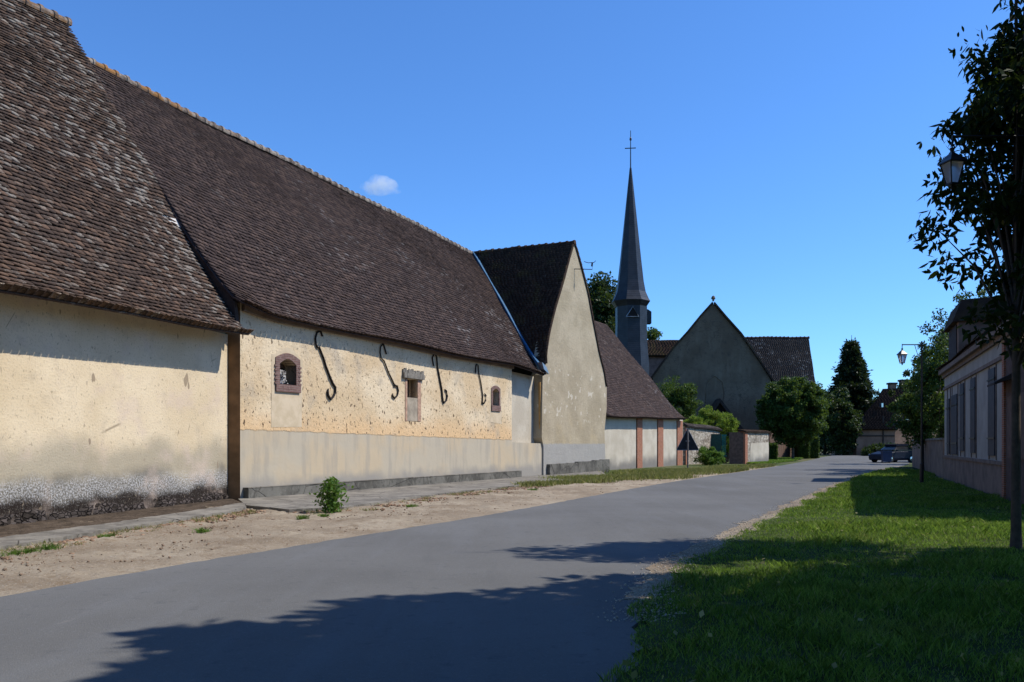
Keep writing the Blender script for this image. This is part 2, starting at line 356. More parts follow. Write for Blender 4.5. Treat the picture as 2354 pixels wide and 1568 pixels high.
MATS['shutter'] = simple('grey_brown_painted_wood', (.045, .042, .048), .6, sc=5)
MATS['wood_brown'] = simple('weathered_brown_boards', (.14, .085, .06), .9, sc=5)
MATS['wood_grey'] = simple('grey_wooden_post', (.17, .15, .14), .9, sc=8)
MATS['far_wall'] = simple('far_tan_render', (.22, .135, .09), .95, sc=.8)
MATS['beam'] = simple('dark_timber', (.045, .032, .025), .9, sc=4)
MATS['orange_pipe'] = simple('ochre_downpipe', (.42, .23, .07), .7, sc=3)
MATS['sign_back'] = simple('dark_sign_back', (.030, .030, .032), .6, .3, .3)
MATS['white_stone'] = simple('white_stone', (.62, .58, .52), .9, sc=20)
MATS['green_gate'] = simple('dark_green_painted_steel', (.012, .07, .05), .5, 0, .4)
MATS['car_paint'] = simple('dark_blue_car_paint', (.006, .009, .022), .5, 0, .2, .05, bump=0)
MATS['bin_blue'] = simple('dark_blue_plastic', (.008, .022, .07), .45, 0, .4, .1)
MATS['tyre'] = simple('black_rubber', (.012, .012, .012), .85)
MATS['chrome'] = simple('bright_trim', (.6, .6, .6), .2, .9)
MATS['clod'] = simple('brown_clod', (.24, .165, .11), .97, sc=10)
MATS['crumb'] = simple('brown_rubble_crumb', (.23, .145, .09), .97, sc=3, var=.6)
MATS['stone_pale'] = simple('pale_stone', (.42, .36, .29), .95, sc=10)
s = NT('lantern_glass'); MATS['glass'] = s.pbr((.9, .9, .9), .5, spec=.5, **{'Transmission Weight': .85})
s = NT('car_glass'); MATS['car_glass'] = s.pbr((.01, .012, .015), .25, spec=.4)
s = NT('red_lamp_glass'); MATS['red'] = s.pbr((.25, .01, .01), .2)
s = NT('plate_white'); MATS['plate'] = s.pbr((.55, .55, .5), .4)
s = NT('skylight_glass'); MATS['sky_glass'] = s.pbr((.5, .55, .6), .1, metal=.9, spec=.8)
# ------------------------------------------------------------------ generic builders
def wavy(P, amp, k=1.0):
    return amp*(np.sin(P[:, 0]*1.1*k+P[:, 2]*.7)*.5+np.sin(P[:, 1]*.83*k+P[:, 2]*1.3+1)*.6+np.sin(P[:, 0]*2.7*k-P[:, 1]*1.9*k+P[:, 2]*2.1)*.25)
def npv(v): return np.array(v, dtype=np.float64)
def tiled(name, Lf, Rf, mat, parent, expo=.15, width=.20, th=.022, lift=.032, amp=.03, deck=.14, jit=1.0, side_in=None):
    """flat clay tiles laid in courses over the ruled surface between edge curves Lf(b) and Rf(b), eave b=0, ridge b=1"""
    bs = np.linspace(0, 1, 40)
    Lp = np.array([Lf(b) for b in bs]); Rp = np.array([Rf(b) for b in bs])
    ml = (np.linalg.norm(np.diff((Lp+Rp)/2, axis=0), axis=1)).sum()
    nr = max(3, int(ml/expo)); e = 1.0/nr
    V = []; A = []
    def P(a, b):
        i = np.clip(b, 0, 1)*39
        i0 = np.clip(np.floor(i).astype(int), 0, 38); f = (i-i0)[:, None]
        l = Lp[i0]*(1-f)+Lp[i0+1]*f; r = Rp[i0]*(1-f)+Rp[i0+1]*f
        return l+(r-l)*a[:, None]
    c0 = P(np.array([.5]), np.array([.45]))[0]; cu = P(np.array([.52]), np.array([.45]))[0]-c0; cv = P(np.array([.5]), np.array([.6]))[0]-c0
    nrm0 = np.cross(cu, cv); nrm0 /= np.linalg.norm(nrm0); nrm0 *= np.sign(nrm0[2])
    for i in range(nr):
        b0 = i*e
        d = np.linalg.norm(Rf(b0)-Lf(b0)) if not isinstance(Rf(b0), Vector) else (Rf(b0)-Lf(b0)).length
        n = int(d/width)
        if n < 1: continue
        k = np.arange(n+1)
        off = RNG.random()
        a0 = np.clip((k-off)/n, 0, 1); a1 = np.clip((k-off+1)/n, 0, 1)
        ok = (a1-a0) > .15/n; a0 = a0[ok]; a1 = a1[ok]; m = len(a0)
        g = .03/n; a0 = a0+g; a1 = a1-g
        jb = (RNG.random(m)-.5)*.22*e*jit+(math.sin(i*1.7)*.05)*e
        lo = np.maximum(b0+jb, 0); hi = np.full(m, min(1, b0+e*1.35))
        lf = lift+RNG.random(m)*.014*jit; sk = (RNG.random(m)-.5)*.012*jit
        pb0 = P(a0, lo); pb1 = P(a1, lo); pt0 = P(a0, hi); pt1 = P(a1, hi)
        wv = wavy(pb0, amp)
        for arr in (pb0, pb1, pt0, pt1): arr += nrm0*(wavy(arr, amp))[:, None]
        N = nrm0[None, :]
        q = [pb0+N*(lf+sk)[:, None], pb1+N*(lf-sk)[:, None], pt1+N*.003, pt0+N*.003,
             pb0+N*(lf+th+sk)[:, None], pb1+N*(lf+th-sk)[:, None], pt1+N*th, pt0+N*th]
        V.append(np.stack(q, 1)); A.append(RNG.random(m))
    V = np.concatenate(V); A = np.concatenate(A); m = len(V)
    base = np.array([[4, 5, 6, 7], [0, 1, 5, 4], [0, 4, 7, 3], [1, 2, 6, 5]])
    Fq = (base[None]+(np.arange(m)*8)[:, None, None]).reshape(-1, 4)
    V = V.reshape(-1, 3); A = np.repeat(A, 4)
    # deck below
    na, nb = 40, 24
    ga, gb = np.meshgrid(np.linspace(0, 1, na), np.linspace(.012, 1, nb)); D = P(ga.ravel(), gb.ravel())
    D += nrm0*(wavy(D, amp))[:, None]
    top = D-nrm0*.004; bot = D-nrm0*deck
    o = len(V); T = []
    for j in range(nb-1):
        for i in range(na-1):
            a = j*na+i; T.append([a, a+1, a+na+1, a+na]); T.append([a+na*nb, a+na+na*nb, a+na+1+na*nb, a+1+na*nb])
    N2 = na*nb
    for i in range(na-1):
        T.append([i, i+N2, i+1+N2, i+1]); a = (nb-1)*na+i; T.append([a, a+1, a+1+N2, a+N2])
    for j in range(nb-1):
        a = j*na; T.append([a, a+na, a+na+N2, a+N2]); a = j*na+na-1; T.append([a, a+N2, a+na+N2, a+na])
    V = np.concatenate([V, top, bot]); Fq = np.concatenate([Fq, np.array(T)+o]); A = np.concatenate([A, np.full(len(T), .1)])
    return obj(name, V, Fq, mat, parent, attr=A)
def curve(p, q, flare=0.0, sag=0.0):
    """roof edge from eave p to ridge q: the foot kicks out (flare) and the middle sags"""
    p = npv(p); q = npv(q)
    def f(b):
        r = p+(q-p)*b; r = r.copy(); r[2] -= sag*math.sin(math.pi*b)+0.0
        if flare: r[2] -= flare*math.exp(-b*7)*0+flare*(math.sin(math.pi*min(1, b*1.0)))*math.exp(-b*3.0)*1.2
        return r
    return f
def ridge_caps(name, p, q, mat, parent, step=.38, rad=.13):
    p = Vector(p); q = Vector(q); L = (q-p).length; n = int(L/step); d = (q-p)/n; dn = d.normalized()
    side = dn.cross(Vector((0, 0, 1))).normalized(); mb = MB()
    for i in range(n):
        a = p+d*i; b = p+d*(i+1.12); j = random.uniform(-.015, .015); v = []; f = []
        wv = wavy(np.array([[a.x, a.y, a.z]]), .05)[0]
        for (c, rr) in ((a, rad*.86), (a+(b-a)*.75, rad*.95), (a+(b-a)*.78, rad*1.16), (b, rad*1.18)):
            for k in range(9):
                w = math.pi*(k/8*1.24-.12); v.append(c+side*math.cos(w)*rr+Vector((0, 0, math.sin(w)*rr-.03+j+wv)))
        for t in range(3):
            for k in range(8): f.append((t*9+k, t*9+k+1, (t+1)*9+k+1, (t+1)*9+k))
        f.append(tuple(27+k for k in range(9)))
        mb.add(v, f)
    return mb.build(name, mat, parent)
def wall(name, fr, outline, holes, mat, parent, off=0.0, thick=.5, reveal=None):
    """outline and holes in (s, z); front face with openings cut through, edges closed, body thick metres"""
    loops = [[Vector((a, z, 0)) for a, z in outline]]+[[Vector((a, z, 0)) for a, z in h] for h in holes]
    tri = tessellate_polygon(loops); flat = [p for l in loops for p in l]
    v = [fr.w(p.x, off, p.y) for p in flat]; n = len(v); f = [tuple(t) for t in tri]
    v += [fr.w(p.x, off-thick, p.y) for p in flat]; f += [tuple(i+n for i in reversed(t)) for t in tri]
    b = 0
    for l in loops:
        m = len(l)
        for i in range(m):
            j = (i+1) % m; f.append((b+i, b+j, b+j+n, b+i+n))
        b += m
    return obj(name, v, f, mat, parent)
def arch(x0, x1, z0, z1, rise, n=8):
    """opening outline: flat foot, segmental head"""
    pts = [(x0, z0), (x1, z0)]
    for i in range(n+1):
        t = i/n; pts.append((x1+(x0-x1)*t, z1-rise+rise*math.sin(math.pi*t)))
    return pts
def ragged(pts, amp, step):
    """add small random steps along a polyline of (x,y)"""
    out = []
    for (p, q) in zip(pts[:-1], pts[1:]):
        p = Vector(p); q = Vector(q); n = max(1, int((q-p).length/step))
        for i in range(n): out.append(p+(q-p)*(i/n)+Vector([random.gauss(0, amp) for _ in p]))
    out.append(Vector(pts[-1])); return out
# leaves ----------------------------------------------------------
def leaf_geo(C, size, droop=.3, hexa=False, aspect=.45, outd=None):
    n = len(C); d = RNG.normal(size=(n, 3)); d[:, 2] -= droop*1.5
    if outd is not None: d += outd*1.2
    d /= np.linalg.norm(d, axis=1)[:, None]
    u = np.cross(d, RNG.normal(size=(n, 3))); u /= np.linalg.norm(u, axis=1)[:, None]
    nn = np.cross(d, u)
    sz = size*(.6+.8*RNG.random(n))[:, None]; w = u*sz*aspect*.5
    if hexa:
        P = [C, C+d*sz*.25+w*.8+nn*sz*.04, C+d*sz*.6+w+nn*sz*.05, C+d*sz, C+d*sz*.6-w+nn*sz*.05, C+d*sz*.25-w*.8+nn*sz*.04]
    else:
        P = [C, C+d*sz*.5+w, C+d*sz, C+d*sz*.5-w]
    k = len(P); V = np.stack(P, 1).reshape(-1, 3); Fq = np.arange(n*k).reshape(n, k)
    return V, Fq, RNG.random(n)
def clumpy(n, nc, center, radii, spread, shell=.55, lean=None):
    """leaf positions gathered round clump centres in an ellipsoid"""
    d = RNG.normal(size=(nc, 3)); d /= np.linalg.norm(d, axis=1)[:, None]
    r = shell+(1-shell)*RNG.random(nc)**.7; r *= .82+.3*RNG.random(nc)
    cc = d*r[:, None]*npv(radii)+npv(center)
    wts = .5+RNG.random(nc); wts /= wts.sum(); idx = RNG.choice(nc, n, p=wts)
    sp = spread*(.6+.8*RNG.random(nc))
    o = RNG.normal(size=(n, 3)); o *= (RNG.random(n)**.33/np.linalg.norm(o, axis=1))[:, None]
    return cc[idx]+o*sp[idx][:, None]*npv((1, 1, .75)), cc, o
def limbs(base, top, cc, r0, k=14, lean=0.0):
    mb = MB(); base = Vector(base); top = Vector(top)
    pts = [base+(top-base)*t+Vector((math.sin(t*5)*lean, math.cos(t*4)*lean-lean, 0)) for t in [0, .04, .12, .3, .5, .7, .85, 1]]
    mb.tube(pts, [r0*1.5, r0*1.15, r0, r0*.9, r0*.72, r0*.5, r0*.3, r0*.12], 10)
    sel = RNG.choice(len(cc), min(k, len(cc)), replace=False)
    for i in sel:
        c = Vector(cc[i]); t = min(.9, max(.28, (c.z-base.z)/(max(.1, top.z-base.z))*.62)); s0 = base+(top-base)*t
        m = s0+(c-s0)*.5+Vector((0, 0, .12*(c-s0).length))
        mb.tube([s0, m, c], [r0*.42, r0*.24, r0*.06], 6)
    return mb
SEED = 21
def tree(name, label, cat, x, y, h, radii, cz, n, size, mat, r0=.15, nc=60, spread=.7, group=None, bark='bark', droop=.3, hexa=False, shell=.5, top=None, z0=0, aspect=.5, k=14, dx=0.0):
    global RNG
    RNG = np.random.default_rng(int(abs(x)*131+abs(y)*17)+SEED)
    t = thing(name, label, cat, loc=(x, y, z0), group=group)
    C, cc, o = clumpy(n, nc, (x+dx, y, cz), radii, spread, shell)
    C = C[C[:, 2] > z0+.05]
    V, Fq, A = leaf_geo(C, size, droop, hexa, aspect)
    obj('crown', V, Fq, MATS[mat], t, attr=A)
    limbs((x, y, z0-.1), (x, y, top or cz+radii[2]*.5), cc, r0, k).build('trunk', MATS[bark], t, smooth=True)
    return t
def bush(name, label, cat, x, y, radii, n, size, mat, nc=30, spread=.35, group=None, z0=0, cz=None, droop=-.2):
    t = thing(name, label, cat, loc=(x, y, z0), group=group)
    C, cc, o = clumpy(n, nc, (x, y, z0+radii[2]*.75 if cz is None else cz), radii, spread, .35); C = C[C[:, 2] > z0]
    V, Fq, A = leaf_geo(C, size, droop); obj('foliage', V, Fq, MATS[mat], t, attr=A)
    mb = MB()
    for i in RNG.choice(len(cc), min(9, len(cc)), replace=False):
        c = Vector(cc[i]); c.z = max(c.z, z0+.2)
        mb.tube([Vector((x+random.uniform(-.1, .1), y, z0-.05)), Vector((x, y, z0))*.4+c*.6+Vector((0, 0, .1)), c], [.03, .02, .008], 5)
    mb.build('stem', MATS['bark'], t)
    return t
def blades(name, X, Y, Z, h, w, mat, label=None, lean=.5, kind='stuff', parent=None):
    n = len(X); B = np.stack([X, Y, Z], 1); a = RNG.random(n)*2*math.pi
    hh = h*(.5+RNG.random(n)) if np.isscalar(h) else h*(.5+RNG.random(n)); ww = w if np.isscalar(w) else w
    s_ = np.stack([np.cos(a), np.sin(a), np.zeros(n)], 1)*(np.ones(n)*ww/2)[:, None]
    l = RNG.normal(size=(n, 3))*lean*hh[:, None]; l[:, 2] = hh
    mid = B+l*npv((.35, .35, .55)); tip = B+l
    V = np.stack([B-s_, B+s_, mid+s_*.7, tip, mid-s_*.7], 1).reshape(-1, 3)
    i = np.arange(n)*5; Fq = np.stack([i, i+1, i+2, i+3, i+4], 1)
    o = obj(name, V, Fq, MATS[mat], parent, attr=RNG.random(n))
    if parent is None: tag(o, label, name.replace('_', ' '), kind=kind)
    return o
def inside(px, py, poly):
    r = np.zeros(len(px), bool); j = len(poly)-1
    for i in range(len(poly)):
        xi, yi = poly[i][0], poly[i][1]; xj, yj = poly[j][0], poly[j][1]
        r ^= ((yi > py) != (yj > py)) & (px < (xj-xi)*(py-yi)/((yj-yi)+1e-12)+xi); j = i
    return r
def sheet(name, poly, z, mat, thick=0.0, kind='structure', label=None, cat=None):
    P = [Vector((p[0], p[1], z)) for p in poly]; tri = tessellate_polygon([P]); n = len(P)
    if thick:
        v = P+[p-Vector((0, 0, thick)) for p in P]; f = [tuple(t) for t in tri]+[(i, (i+1) % n, (i+1) % n+n, i+n) for i in range(n)]
    else: v = P; f = [tuple(t) for t in tri]
    o = obj(name, v, f, mat); bm = bmesh.new(); bm.from_mesh(o.data); bmesh.ops.recalc_face_normals(bm, faces=bm.faces)
    up = sum(1 if ff.normal.z > 0 else -1 for ff in bm.faces if abs(ff.normal.z) > .9)
    if up < 0: bmesh.ops.reverse_faces(bm, faces=bm.faces)
    bm.to_mesh(o.data); bm.free(); return tag(o, label, cat, kind=kind)
exec_parts = True
# ================================================================== GROUND
LE = [(-16, -14), (-9.4, 0), (-5.27, 8.7), (-4.8, 10.3), (-2.5, 14.9), (-.41, 19.1), (3.0, 27.2), (7.2, 36.7), (12.9, 48), (22, 67), (31, 87), (38, 104), (44, 116), (49.5, 132), (49, 142), (43, 152), (30, 160)]
RE = [(-3, -14), (-.3, -2), (.3, 2), (.77, 5.7), (1.78, 10.75), (3.2, 13.5), (4.3, 16), (6.65, 20.8), (12, 31.8), (18.4, 44.5), (25, 56), (31.5, 67), (41, 88), (49, 104), (57.5, 120), (60, 136), (57, 150), (49, 160), (34, 168)]
def smooth_line(pts, it=2):
    for _ in range(it):
        q = [pts[0]]
        for a, b in zip(pts[:-1], pts[1:]): q += [(a[0]*.75+b[0]*.25, a[1]*.75+b[1]*.25), (a[0]*.25+b[0]*.75, a[1]*.25+b[1]*.75)]
        pts = q+[pts[-1]]
    return pts
LEs = smooth_line(LE); REs = smooth_line(RE)
sheet('ground', [(-3000, -3000), (3000, -3000), (3000, 5000), (-3000, 5000)], -.012, MATS['field'])
lr = [(p.x, p.y) for p in ragged(LEs, .02, .25)]; rr = [(p.x, p.y) for p in ragged(REs, .045, .22)]
sheet('road', lr+rr[::-1], .016, MATS['asphalt'], .05)
def edgex(line, y):
    ys = [p[1] for p in line]; xs = [p[0] for p in line]; return np.interp(y, ys, xs)
LE_in = [p for p in LEs if p[1] < 132]; RE_in = [p for p in REs if p[1] < 132]
# sandy verge as a lumpy fine sheet
def noise2(x, y, k, seed=0):
    r = np.zeros_like(x)
    rs = np.random.default_rng(seed)
    for i in range(14):
        a = rs.random()*6.28; f = k*(.6+1.6*rs.random()); r += np.sin((x*math.cos(a)+y*math.sin(a))*f+rs.random()*6.28)/3.7
    return r
ys = np.concatenate([np.arange(7, 30, .075), np.arange(30, 62, .3)]); na = 95
ny = len(ys); ln = edgex(LE_in, ys); wd = np.interp(ys, [7, 23, 40, 62], [9.5, 9.0, 3.4, 4.0])
T = np.linspace(-.06, 1, na)
XX = ln[:, None]+.03-wd[:, None]*T[None, :]; YY = np.repeat(ys[:, None], na, 1)
ed = np.clip((T[None, :]*wd[:, None])/.8, 0, 1)
ZZ = .004+ed*(.020*noise2(XX, YY, 2.2, 1)+.013*noise2(XX, YY, 9, 2)+.008*noise2(XX, YY, 26, 3)+.03)-(1-ed)*.004
ZZ = np.where(T[None, :] < 0, .002, ZZ)
V = np.stack([XX, YY, ZZ], 2).reshape(-1, 3); i = (np.arange(ny-1)[:, None]*na+np.arange(na-1)[None, :]).ravel()
tag(obj('verge', V, np.stack([i, i+na, i+na+1, i+1], 1), MATS['sand'], smooth=True), kind='structure')
# gravel strip along the right edge of the road
gy = np.linspace(8.6, 60, 240); gx = edgex(RE_in, gy)
gv = [(x_-.15-.05*math.sin(y_*3), y_) for x_, y_ in zip(gx, gy)]; gw = [(x_+np.interp(y_, [2, 9, 14, 20, 60], [.05, .2, .5, .45, .35]), y_) for x_, y_ in zip(gx, gy)]
sheet('path', [(p.x, p.y) for p in ragged(gv, .05, .2)]+[(p.x, p.y) for p in ragged(gw, .05, .3)][::-1], .024, MATS['sand'], .04)
# lawn
hf = Frame((14.5, 24.9), (20.4, 40), flip=True)
law = [(x_+float(np.interp(y_, [7, 11], [.0, .28]))+.09*math.sin(y_*2.1)+.05*math.sin(y_*5.3), y_) for x_, y_ in zip(edgex(RE_in, np.linspace(-13, 66, 500)), np.linspace(-13, 66, 500))]+[(36, 66), (30, 58), (22, 44), (20.4, 41), (12, 19), (16, -14)]
sheet('lawn', law, .030, MATS['soil'], .05)
def scatter(n, poly, x0, x1, y0, y1, p=None):
    x = RNG.uniform(x0, x1, n); y = y0*(y1/y0)**RNG.random(n) if y0 > 0 else RNG.uniform(y0, y1, n)
    m = inside(x, y, poly); return x[m], y[m]
gx_, gy_ = scatter(640000, [(a-.10*(i < 500), b) for i, (a, b) in enumerate(law)], 0, 24, 4.0, 62)
m = (gx_ < gy_*.64+.3); gx_, gy_ = gx_[m], gy_[m]
hh = (.05+.03*noise2(gx_, gy_, 1.3, 5)+.02*noise2(gx_, gy_, 6, 6)).clip(.02, .13)*np.interp(gy_, [4, 20, 60], [1, 1.1, 1.3])
blades('grass', gx_, gy_, np.full(len(gx_), .028), hh, np.interp(gy_, [4, 15, 60], [.007, .012, .05]), 'grass', 'short green lawn grass on the right beside the road', .55)
fx, fy_ = scatter(2600, law, 0, 24, 4.0, 45); m = (fx < fy_*.64+.3); fx, fy_ = fx[m], fy_[m]
V, Fq, A_ = leaf_geo(np.stack([fx, fy_, np.full(len(fx), .10)], 1), .055, 0, aspect=.7)
tag(obj('fallen_leaves', V, Fq, MATS['dry'], attr=A_), 'small dry leaves and clover specks scattered over the lawn', 'leaves', kind='stuff')
# green strip beyond the garden wall, left of the road
strip = [(19.6, 65.8), (22, 70.2), (26, 78), (31, 90.5), (36.6, 103.5), (35, 106), (31, 103), (27.5, 94), (22.5, 79), (18.6, 69)]
sheet('bank', strip, .05, MATS['soil'], .1)
x_, y_ = RNG.uniform(18, 38, 160000), RNG.uniform(65, 107, 160000); m = inside(x_, y_, strip)
blades('strip_grass', x_[m], y_[m], np.full(m.sum(), .05), .10, .06, 'grass', 'bright mown grass strip in front of the hedges left of the road')
bpy.data.objects['strip_grass']['category'] = 'grass'
# rough grass and weeds in the verge
vx, vy = [], []
for (d0, d1, sx, n) in [((1300, 1105), (1560, 1098), .8, 9000), ((1480, 1090), (1700, 1082), 1.2, 30000), ((1640, 1078), (1800, 1072), .7, 8000), ((1200, 1120), (1400, 1108), .35, 2500)]:
    a, b = G(*d0), G(*d1); t = RNG.random(n)
    vx.append(a.x+(b.x-a.x)*t+RNG.normal(size=n)*sx*.7); vy.append(a.y+(b.y-a.y)*t+RNG.normal(size=n)*sx)
vx = np.concatenate(vx); vy = np.concatenate(vy); m = vx < edgex(LE_in, vy)-.12
blades('rough_grass', vx[m], vy[m], np.full(m.sum(), .01), .17, .035, 'dry', 'rough half dry grass on the verge around the triangular sign')
bpy.data.objects['rough_grass']['category'] = 'grass'
def clump_things(pts, name, label, n, spread, h, w, mat, group):
    for k, (d, lab) in enumerate(pts):
        c = G(*d); sx = spread*random.uniform(.7, 1.3)
        X = c.x+RNG.normal(size=n)*sx; Y_ = c.y+RNG.normal(size=n)*sx
        o = blades(name, X, Y_, np.full(n, .01), h*random.uniform(.7, 1.2), w, mat, lab, .7, 'thing')
        o['category'] = 'weed'; o['group'] = group; 
        if 'kind' in o: del o['kind']
clump_things([((30, 1281), 'low green weed tuft on the sandy verge at the left edge of the photo'),
    ((62, 1277), 'small green weed tuft just right of the leftmost tuft on the verge'),
    ((110, 1268), 'green tuft between the leftmost tufts and the dry clump by the kerb'),
    ((243, 1240), 'larger half dry weed clump against the broken concrete kerb'),
    ((465, 1226), 'isolated dark green tuft on the sand below the roof jog'),
    ((745, 1190), 'green tuft at the foot of the tall weed beside the pavement'),
    ((945, 1168), 'yellowish weed tuft on the sand right of the tall weed'),
    ((695, 1196), 'sparse weed tuft on the sand left of the tall weed'),
    ((1225, 1130), 'low dry tuft near the asphalt below the downpipe')], 'weed', None, 200, .065, .09, .012, 'leaf_weed', 'weed tufts on the sandy verge')
# clods and pebbles
def stones(name, pts, size, mat, label, kind='stuff', cat='stones'):
    V = []; Fq = []; A = []; ico = [(0, 0, 1), (.9, 0, .45), (.28, .85, .45), (-.72, .53, .45), (-.72, -.53, .45), (.28, -.85, .45), (.72, .53, -.45), (-.28, .85, -.45), (-.9, 0, -.45), (-.28, -.85, -.45), (.72, -.53, -.45), (0, 0, -1)]
    fi = [(0, 1, 2), (0, 2, 3), (0, 3, 4), (0, 4, 5), (0, 5, 1), (1, 6, 2), (2, 7, 3), (3, 8, 4), (4, 9, 5), (5, 10, 1), (6, 7, 2), (7, 8, 3), (8, 9, 4), (9, 10, 5), (10, 6, 1), (11, 7, 6), (11, 8, 7), (11, 9, 8), (11, 10, 9), (11, 6, 10)]
    base = np.array(ico); n = len(pts); s_ = size*(.4+RNG.random(n)**2*1.6)
    a = RNG.random(n)*6.28; P = base[None]*(.65+.7*RNG.random((n, 12, 1)))*s_[:, None, None]*npv((1, .8, .6))
    c, s2 = np.cos(a)[:, None], np.sin(a)[:, None]
    Q = np.stack([P[:, :, 0]*c-P[:, :, 1]*s2, P[:, :, 0]*s2+P[:, :, 1]*c, P[:, :, 2]], 2)+pts[:, None, :]
    Fq = (np.array(fi)[None]+(np.arange(n)*12)[:, None, None]).reshape(-1, 3)
    o = obj(name, Q.reshape(-1, 3), Fq, mat, attr=np.repeat(RNG.random(n), 20)); return tag(o, label, cat, kind=kind)
n = 6500; yy = 7.5*(45/7.5)**RNG.random(n); tt = RNG.beta(2, 1.3, n); w_ = np.interp(yy, [7, 23, 40, 62], [5, 5.5, 2.4, 3]); xx = edgex(LE_in, yy)-.1-tt*w_
keep = noise2(xx, yy, 2.0, 9)+RNG.random(n)*.8 > .35
stones('clods', np.stack([xx, yy, np.full(n, .035)], 1)[keep], .014, MATS['clod'], 'loose brown soil clods on the sandy verge')
xx = edgex(RE_in, yy)+RNG.normal(size=n)*.17+.05; stones('gravel', np.stack([xx, yy, np.full(n, .03)], 1), .008, MATS['stone_pale'], 'pale gravel along the right edge of the road')
s = NT('dark_gutter_soil'); MATS['dark_soil'] = s.pbr(s.mix((.05, .038, .028), (.12, .09, .065), s.step(s.noise(4, 7, .7), .35, .65)), .97, s.bump(s.noise(14, 7), 1, .05), spec=.05)
C1 = Vector((-7.85, 23.42, 0)); fa = Frame((C1.x-.207*14, C1.y-.978*14), (C1.x, C1.y)); LA = (C1-fa.P).length
# pavement slabs
out = [(568, 1161), (669, 1170), (789, 1165), (919, 1146), (1043, 1130), (1218, 1112), (1287, 1107), (1395, 1092)]
o3 = [G(x, y, .10) for x, y in out]
fb = Frame((-7.5, 23.4), ang=27); 
inn = [fb.w(-.1, .02, 0), fb.w(27.5, .02, 0)]
pv = ragged([(p.x, p.y) for p in o3], .035, .3)
sheet('pavement', [(inn[0].x, inn[0].y)]+[(p.x, p.y) for p in pv]+[(inn[1].x, inn[1].y)], .10, MATS['slab'], .14)
kout = [G(x, y, .09) for x, y in [(-60, 1270), (0, 1258), (270, 1215), (523, 1176), (566, 1166)]]
kin = [G(x, y, .09) for x, y in [(-60, 1244), (0, 1236), (250, 1203), (420, 1178), (560, 1156)]]
so_ = [fa.w(-.5, -.02, 0), fa.w(LA+.2, -.02, 0)]
sheet('soil', [(p.x, p.y) for p in kin]+[(so_[1].x, so_[1].y), (so_[0].x, so_[0].y)], .088, MATS['dark_soil'], .1)
sheet('kerb', [(p.x, p.y) for p in ragged([(p.x, p.y) for p in kout], .03, .25)]+[(p.x, p.y) for p in ragged([(p.x, p.y) for p in kin], .04, .25)][::-1], .105, MATS['slab'], .14)
pe = []
for a_, b_ in zip(o3[:-1], o3[1:]):
    L_ = (b_-a_).length; nd = Vector((a_.y-b_.y, b_.x-a_.x, 0)).normalized(); nd = nd if nd.x > 0 else -nd
    for _ in range(int(L_*150)):
        t_ = random.random(); q_ = a_+(b_-a_)*t_+nd*abs(random.gauss(0, .45)); 
        if math.sin(q_.y*1.7)+math.sin(q_.y*4.1+1)+random.random() > .2: pe.append((q_.x, q_.y, .03))
for a_, b_ in zip(kout[:-1], kout[1:]):
    L_ = (b_-a_).length
    for _ in range(int(L_*170)):
        t_ = random.random(); q_ = a_+(b_-a_)*t_+Vector((.9, -.4, 0))*abs(random.gauss(0, .35)); pe.append((q_.x, q_.y, .03))
pe = np.array(pe); stones('rubble_crumbs', pe, .030, MATS['crumb'], 'broken brown crumbs of earth and brick along the pavement edge')
k_ = RNG.random(len(pe)) < .05; pk = np.repeat(pe[k_], 14, 0)+RNG.normal(size=(k_.sum()*14, 3))*npv((.05, .05, 0))
blades('verge_grass', pk[:, 0], pk[:, 1], np.full(len(pk), .02), .07, .012, 'dry', 'sparse dry grass sprouting along the pavement edge'); bpy.data.objects['verge_grass']['category'] = 'grass'
for (dd, sz_, lab) in [((955, 1143), .14, 'large pale brown rock at the edge of the pavement slab'), ((578, 1170), .085, 'white broken stone at the corner where kerb and slab meet'), ((1300, 1108), .11, 'broken pale stone on the pavement end before the gable')]:
    p = G(*dd, .06); o = stones('rock', np.array([[p.x, p.y, p.z]]), sz_, MATS['stone_pale'], lab, 'thing', 'rock'); o['group'] = 'rocks beside the pavement'; del o['kind']
# ================================================================== BARNS
# -- low left barn
C1 = Vector((-7.85, 23.42, 0)); fa = Frame((C1.x-.207*14, C1.y-.978*14), (C1.x, C1.y))
LA = (C1-fa.P).length
fax = Frame((-7.5-5.35, 23.4+2.72), ang=27)           # ridge axis of the long barns
def ridge(t, z): return fax.w(t, 0, z)
A = thing('barn', 'near barn with cream plaster wall and the broad lichened tile roof at left', 'barn', M=fa.M)
top = [(a, 4.62) for a in np.linspace(LA, 0, 6)]
wall('wall', fa, [(0, -.3), (LA, -.3)]+top, [], MATS['wall_a'], A, 0, .6)
# lumpy footing
nx, nz = 240, 9; gs, gz = np.meshgrid(np.linspace(0, LA-.02, nx), np.linspace(-.1, .30, nz))
o_ = (.06*(1-np.clip(gz/.3, 0, 1))**.6+.045*noise2(gs, gz*1.5, 7, 3)+.03*noise2(gs, gz, 22, 4)); o_[-1] = -.05
V = [fa.w(a, b, c+.05*math.sin(a*3)) for a, b, c in zip(gs.ravel(), o_.ravel(), gz.ravel())]
i = (np.arange(nz-1)[:, None]*nx+np.arange(nx-1)[None, :]).ravel()
obj('footing', [tuple(v) for v in V], np.stack([i, i+1, i+nx+1, i+nx], 1), MATS['rubble_dark'], A)
MB().box(fa, -.2, LA, -11, -10.5, -.2, 5).box(fa, 0, .5, -10.5, -.6, -.2, 4.5).build('rear_wall', MATS['wall_a'], A)
def offz(fr, x, y, off): p = fr.hit(x, y, off); return p
eA0 = fa.hit(0, 660, .85); eA1 = fa.hit(577, 766, .85)
d = (eA0-eA1); eAL = eA0+d*.45; eAL.z = eA0.z-.1
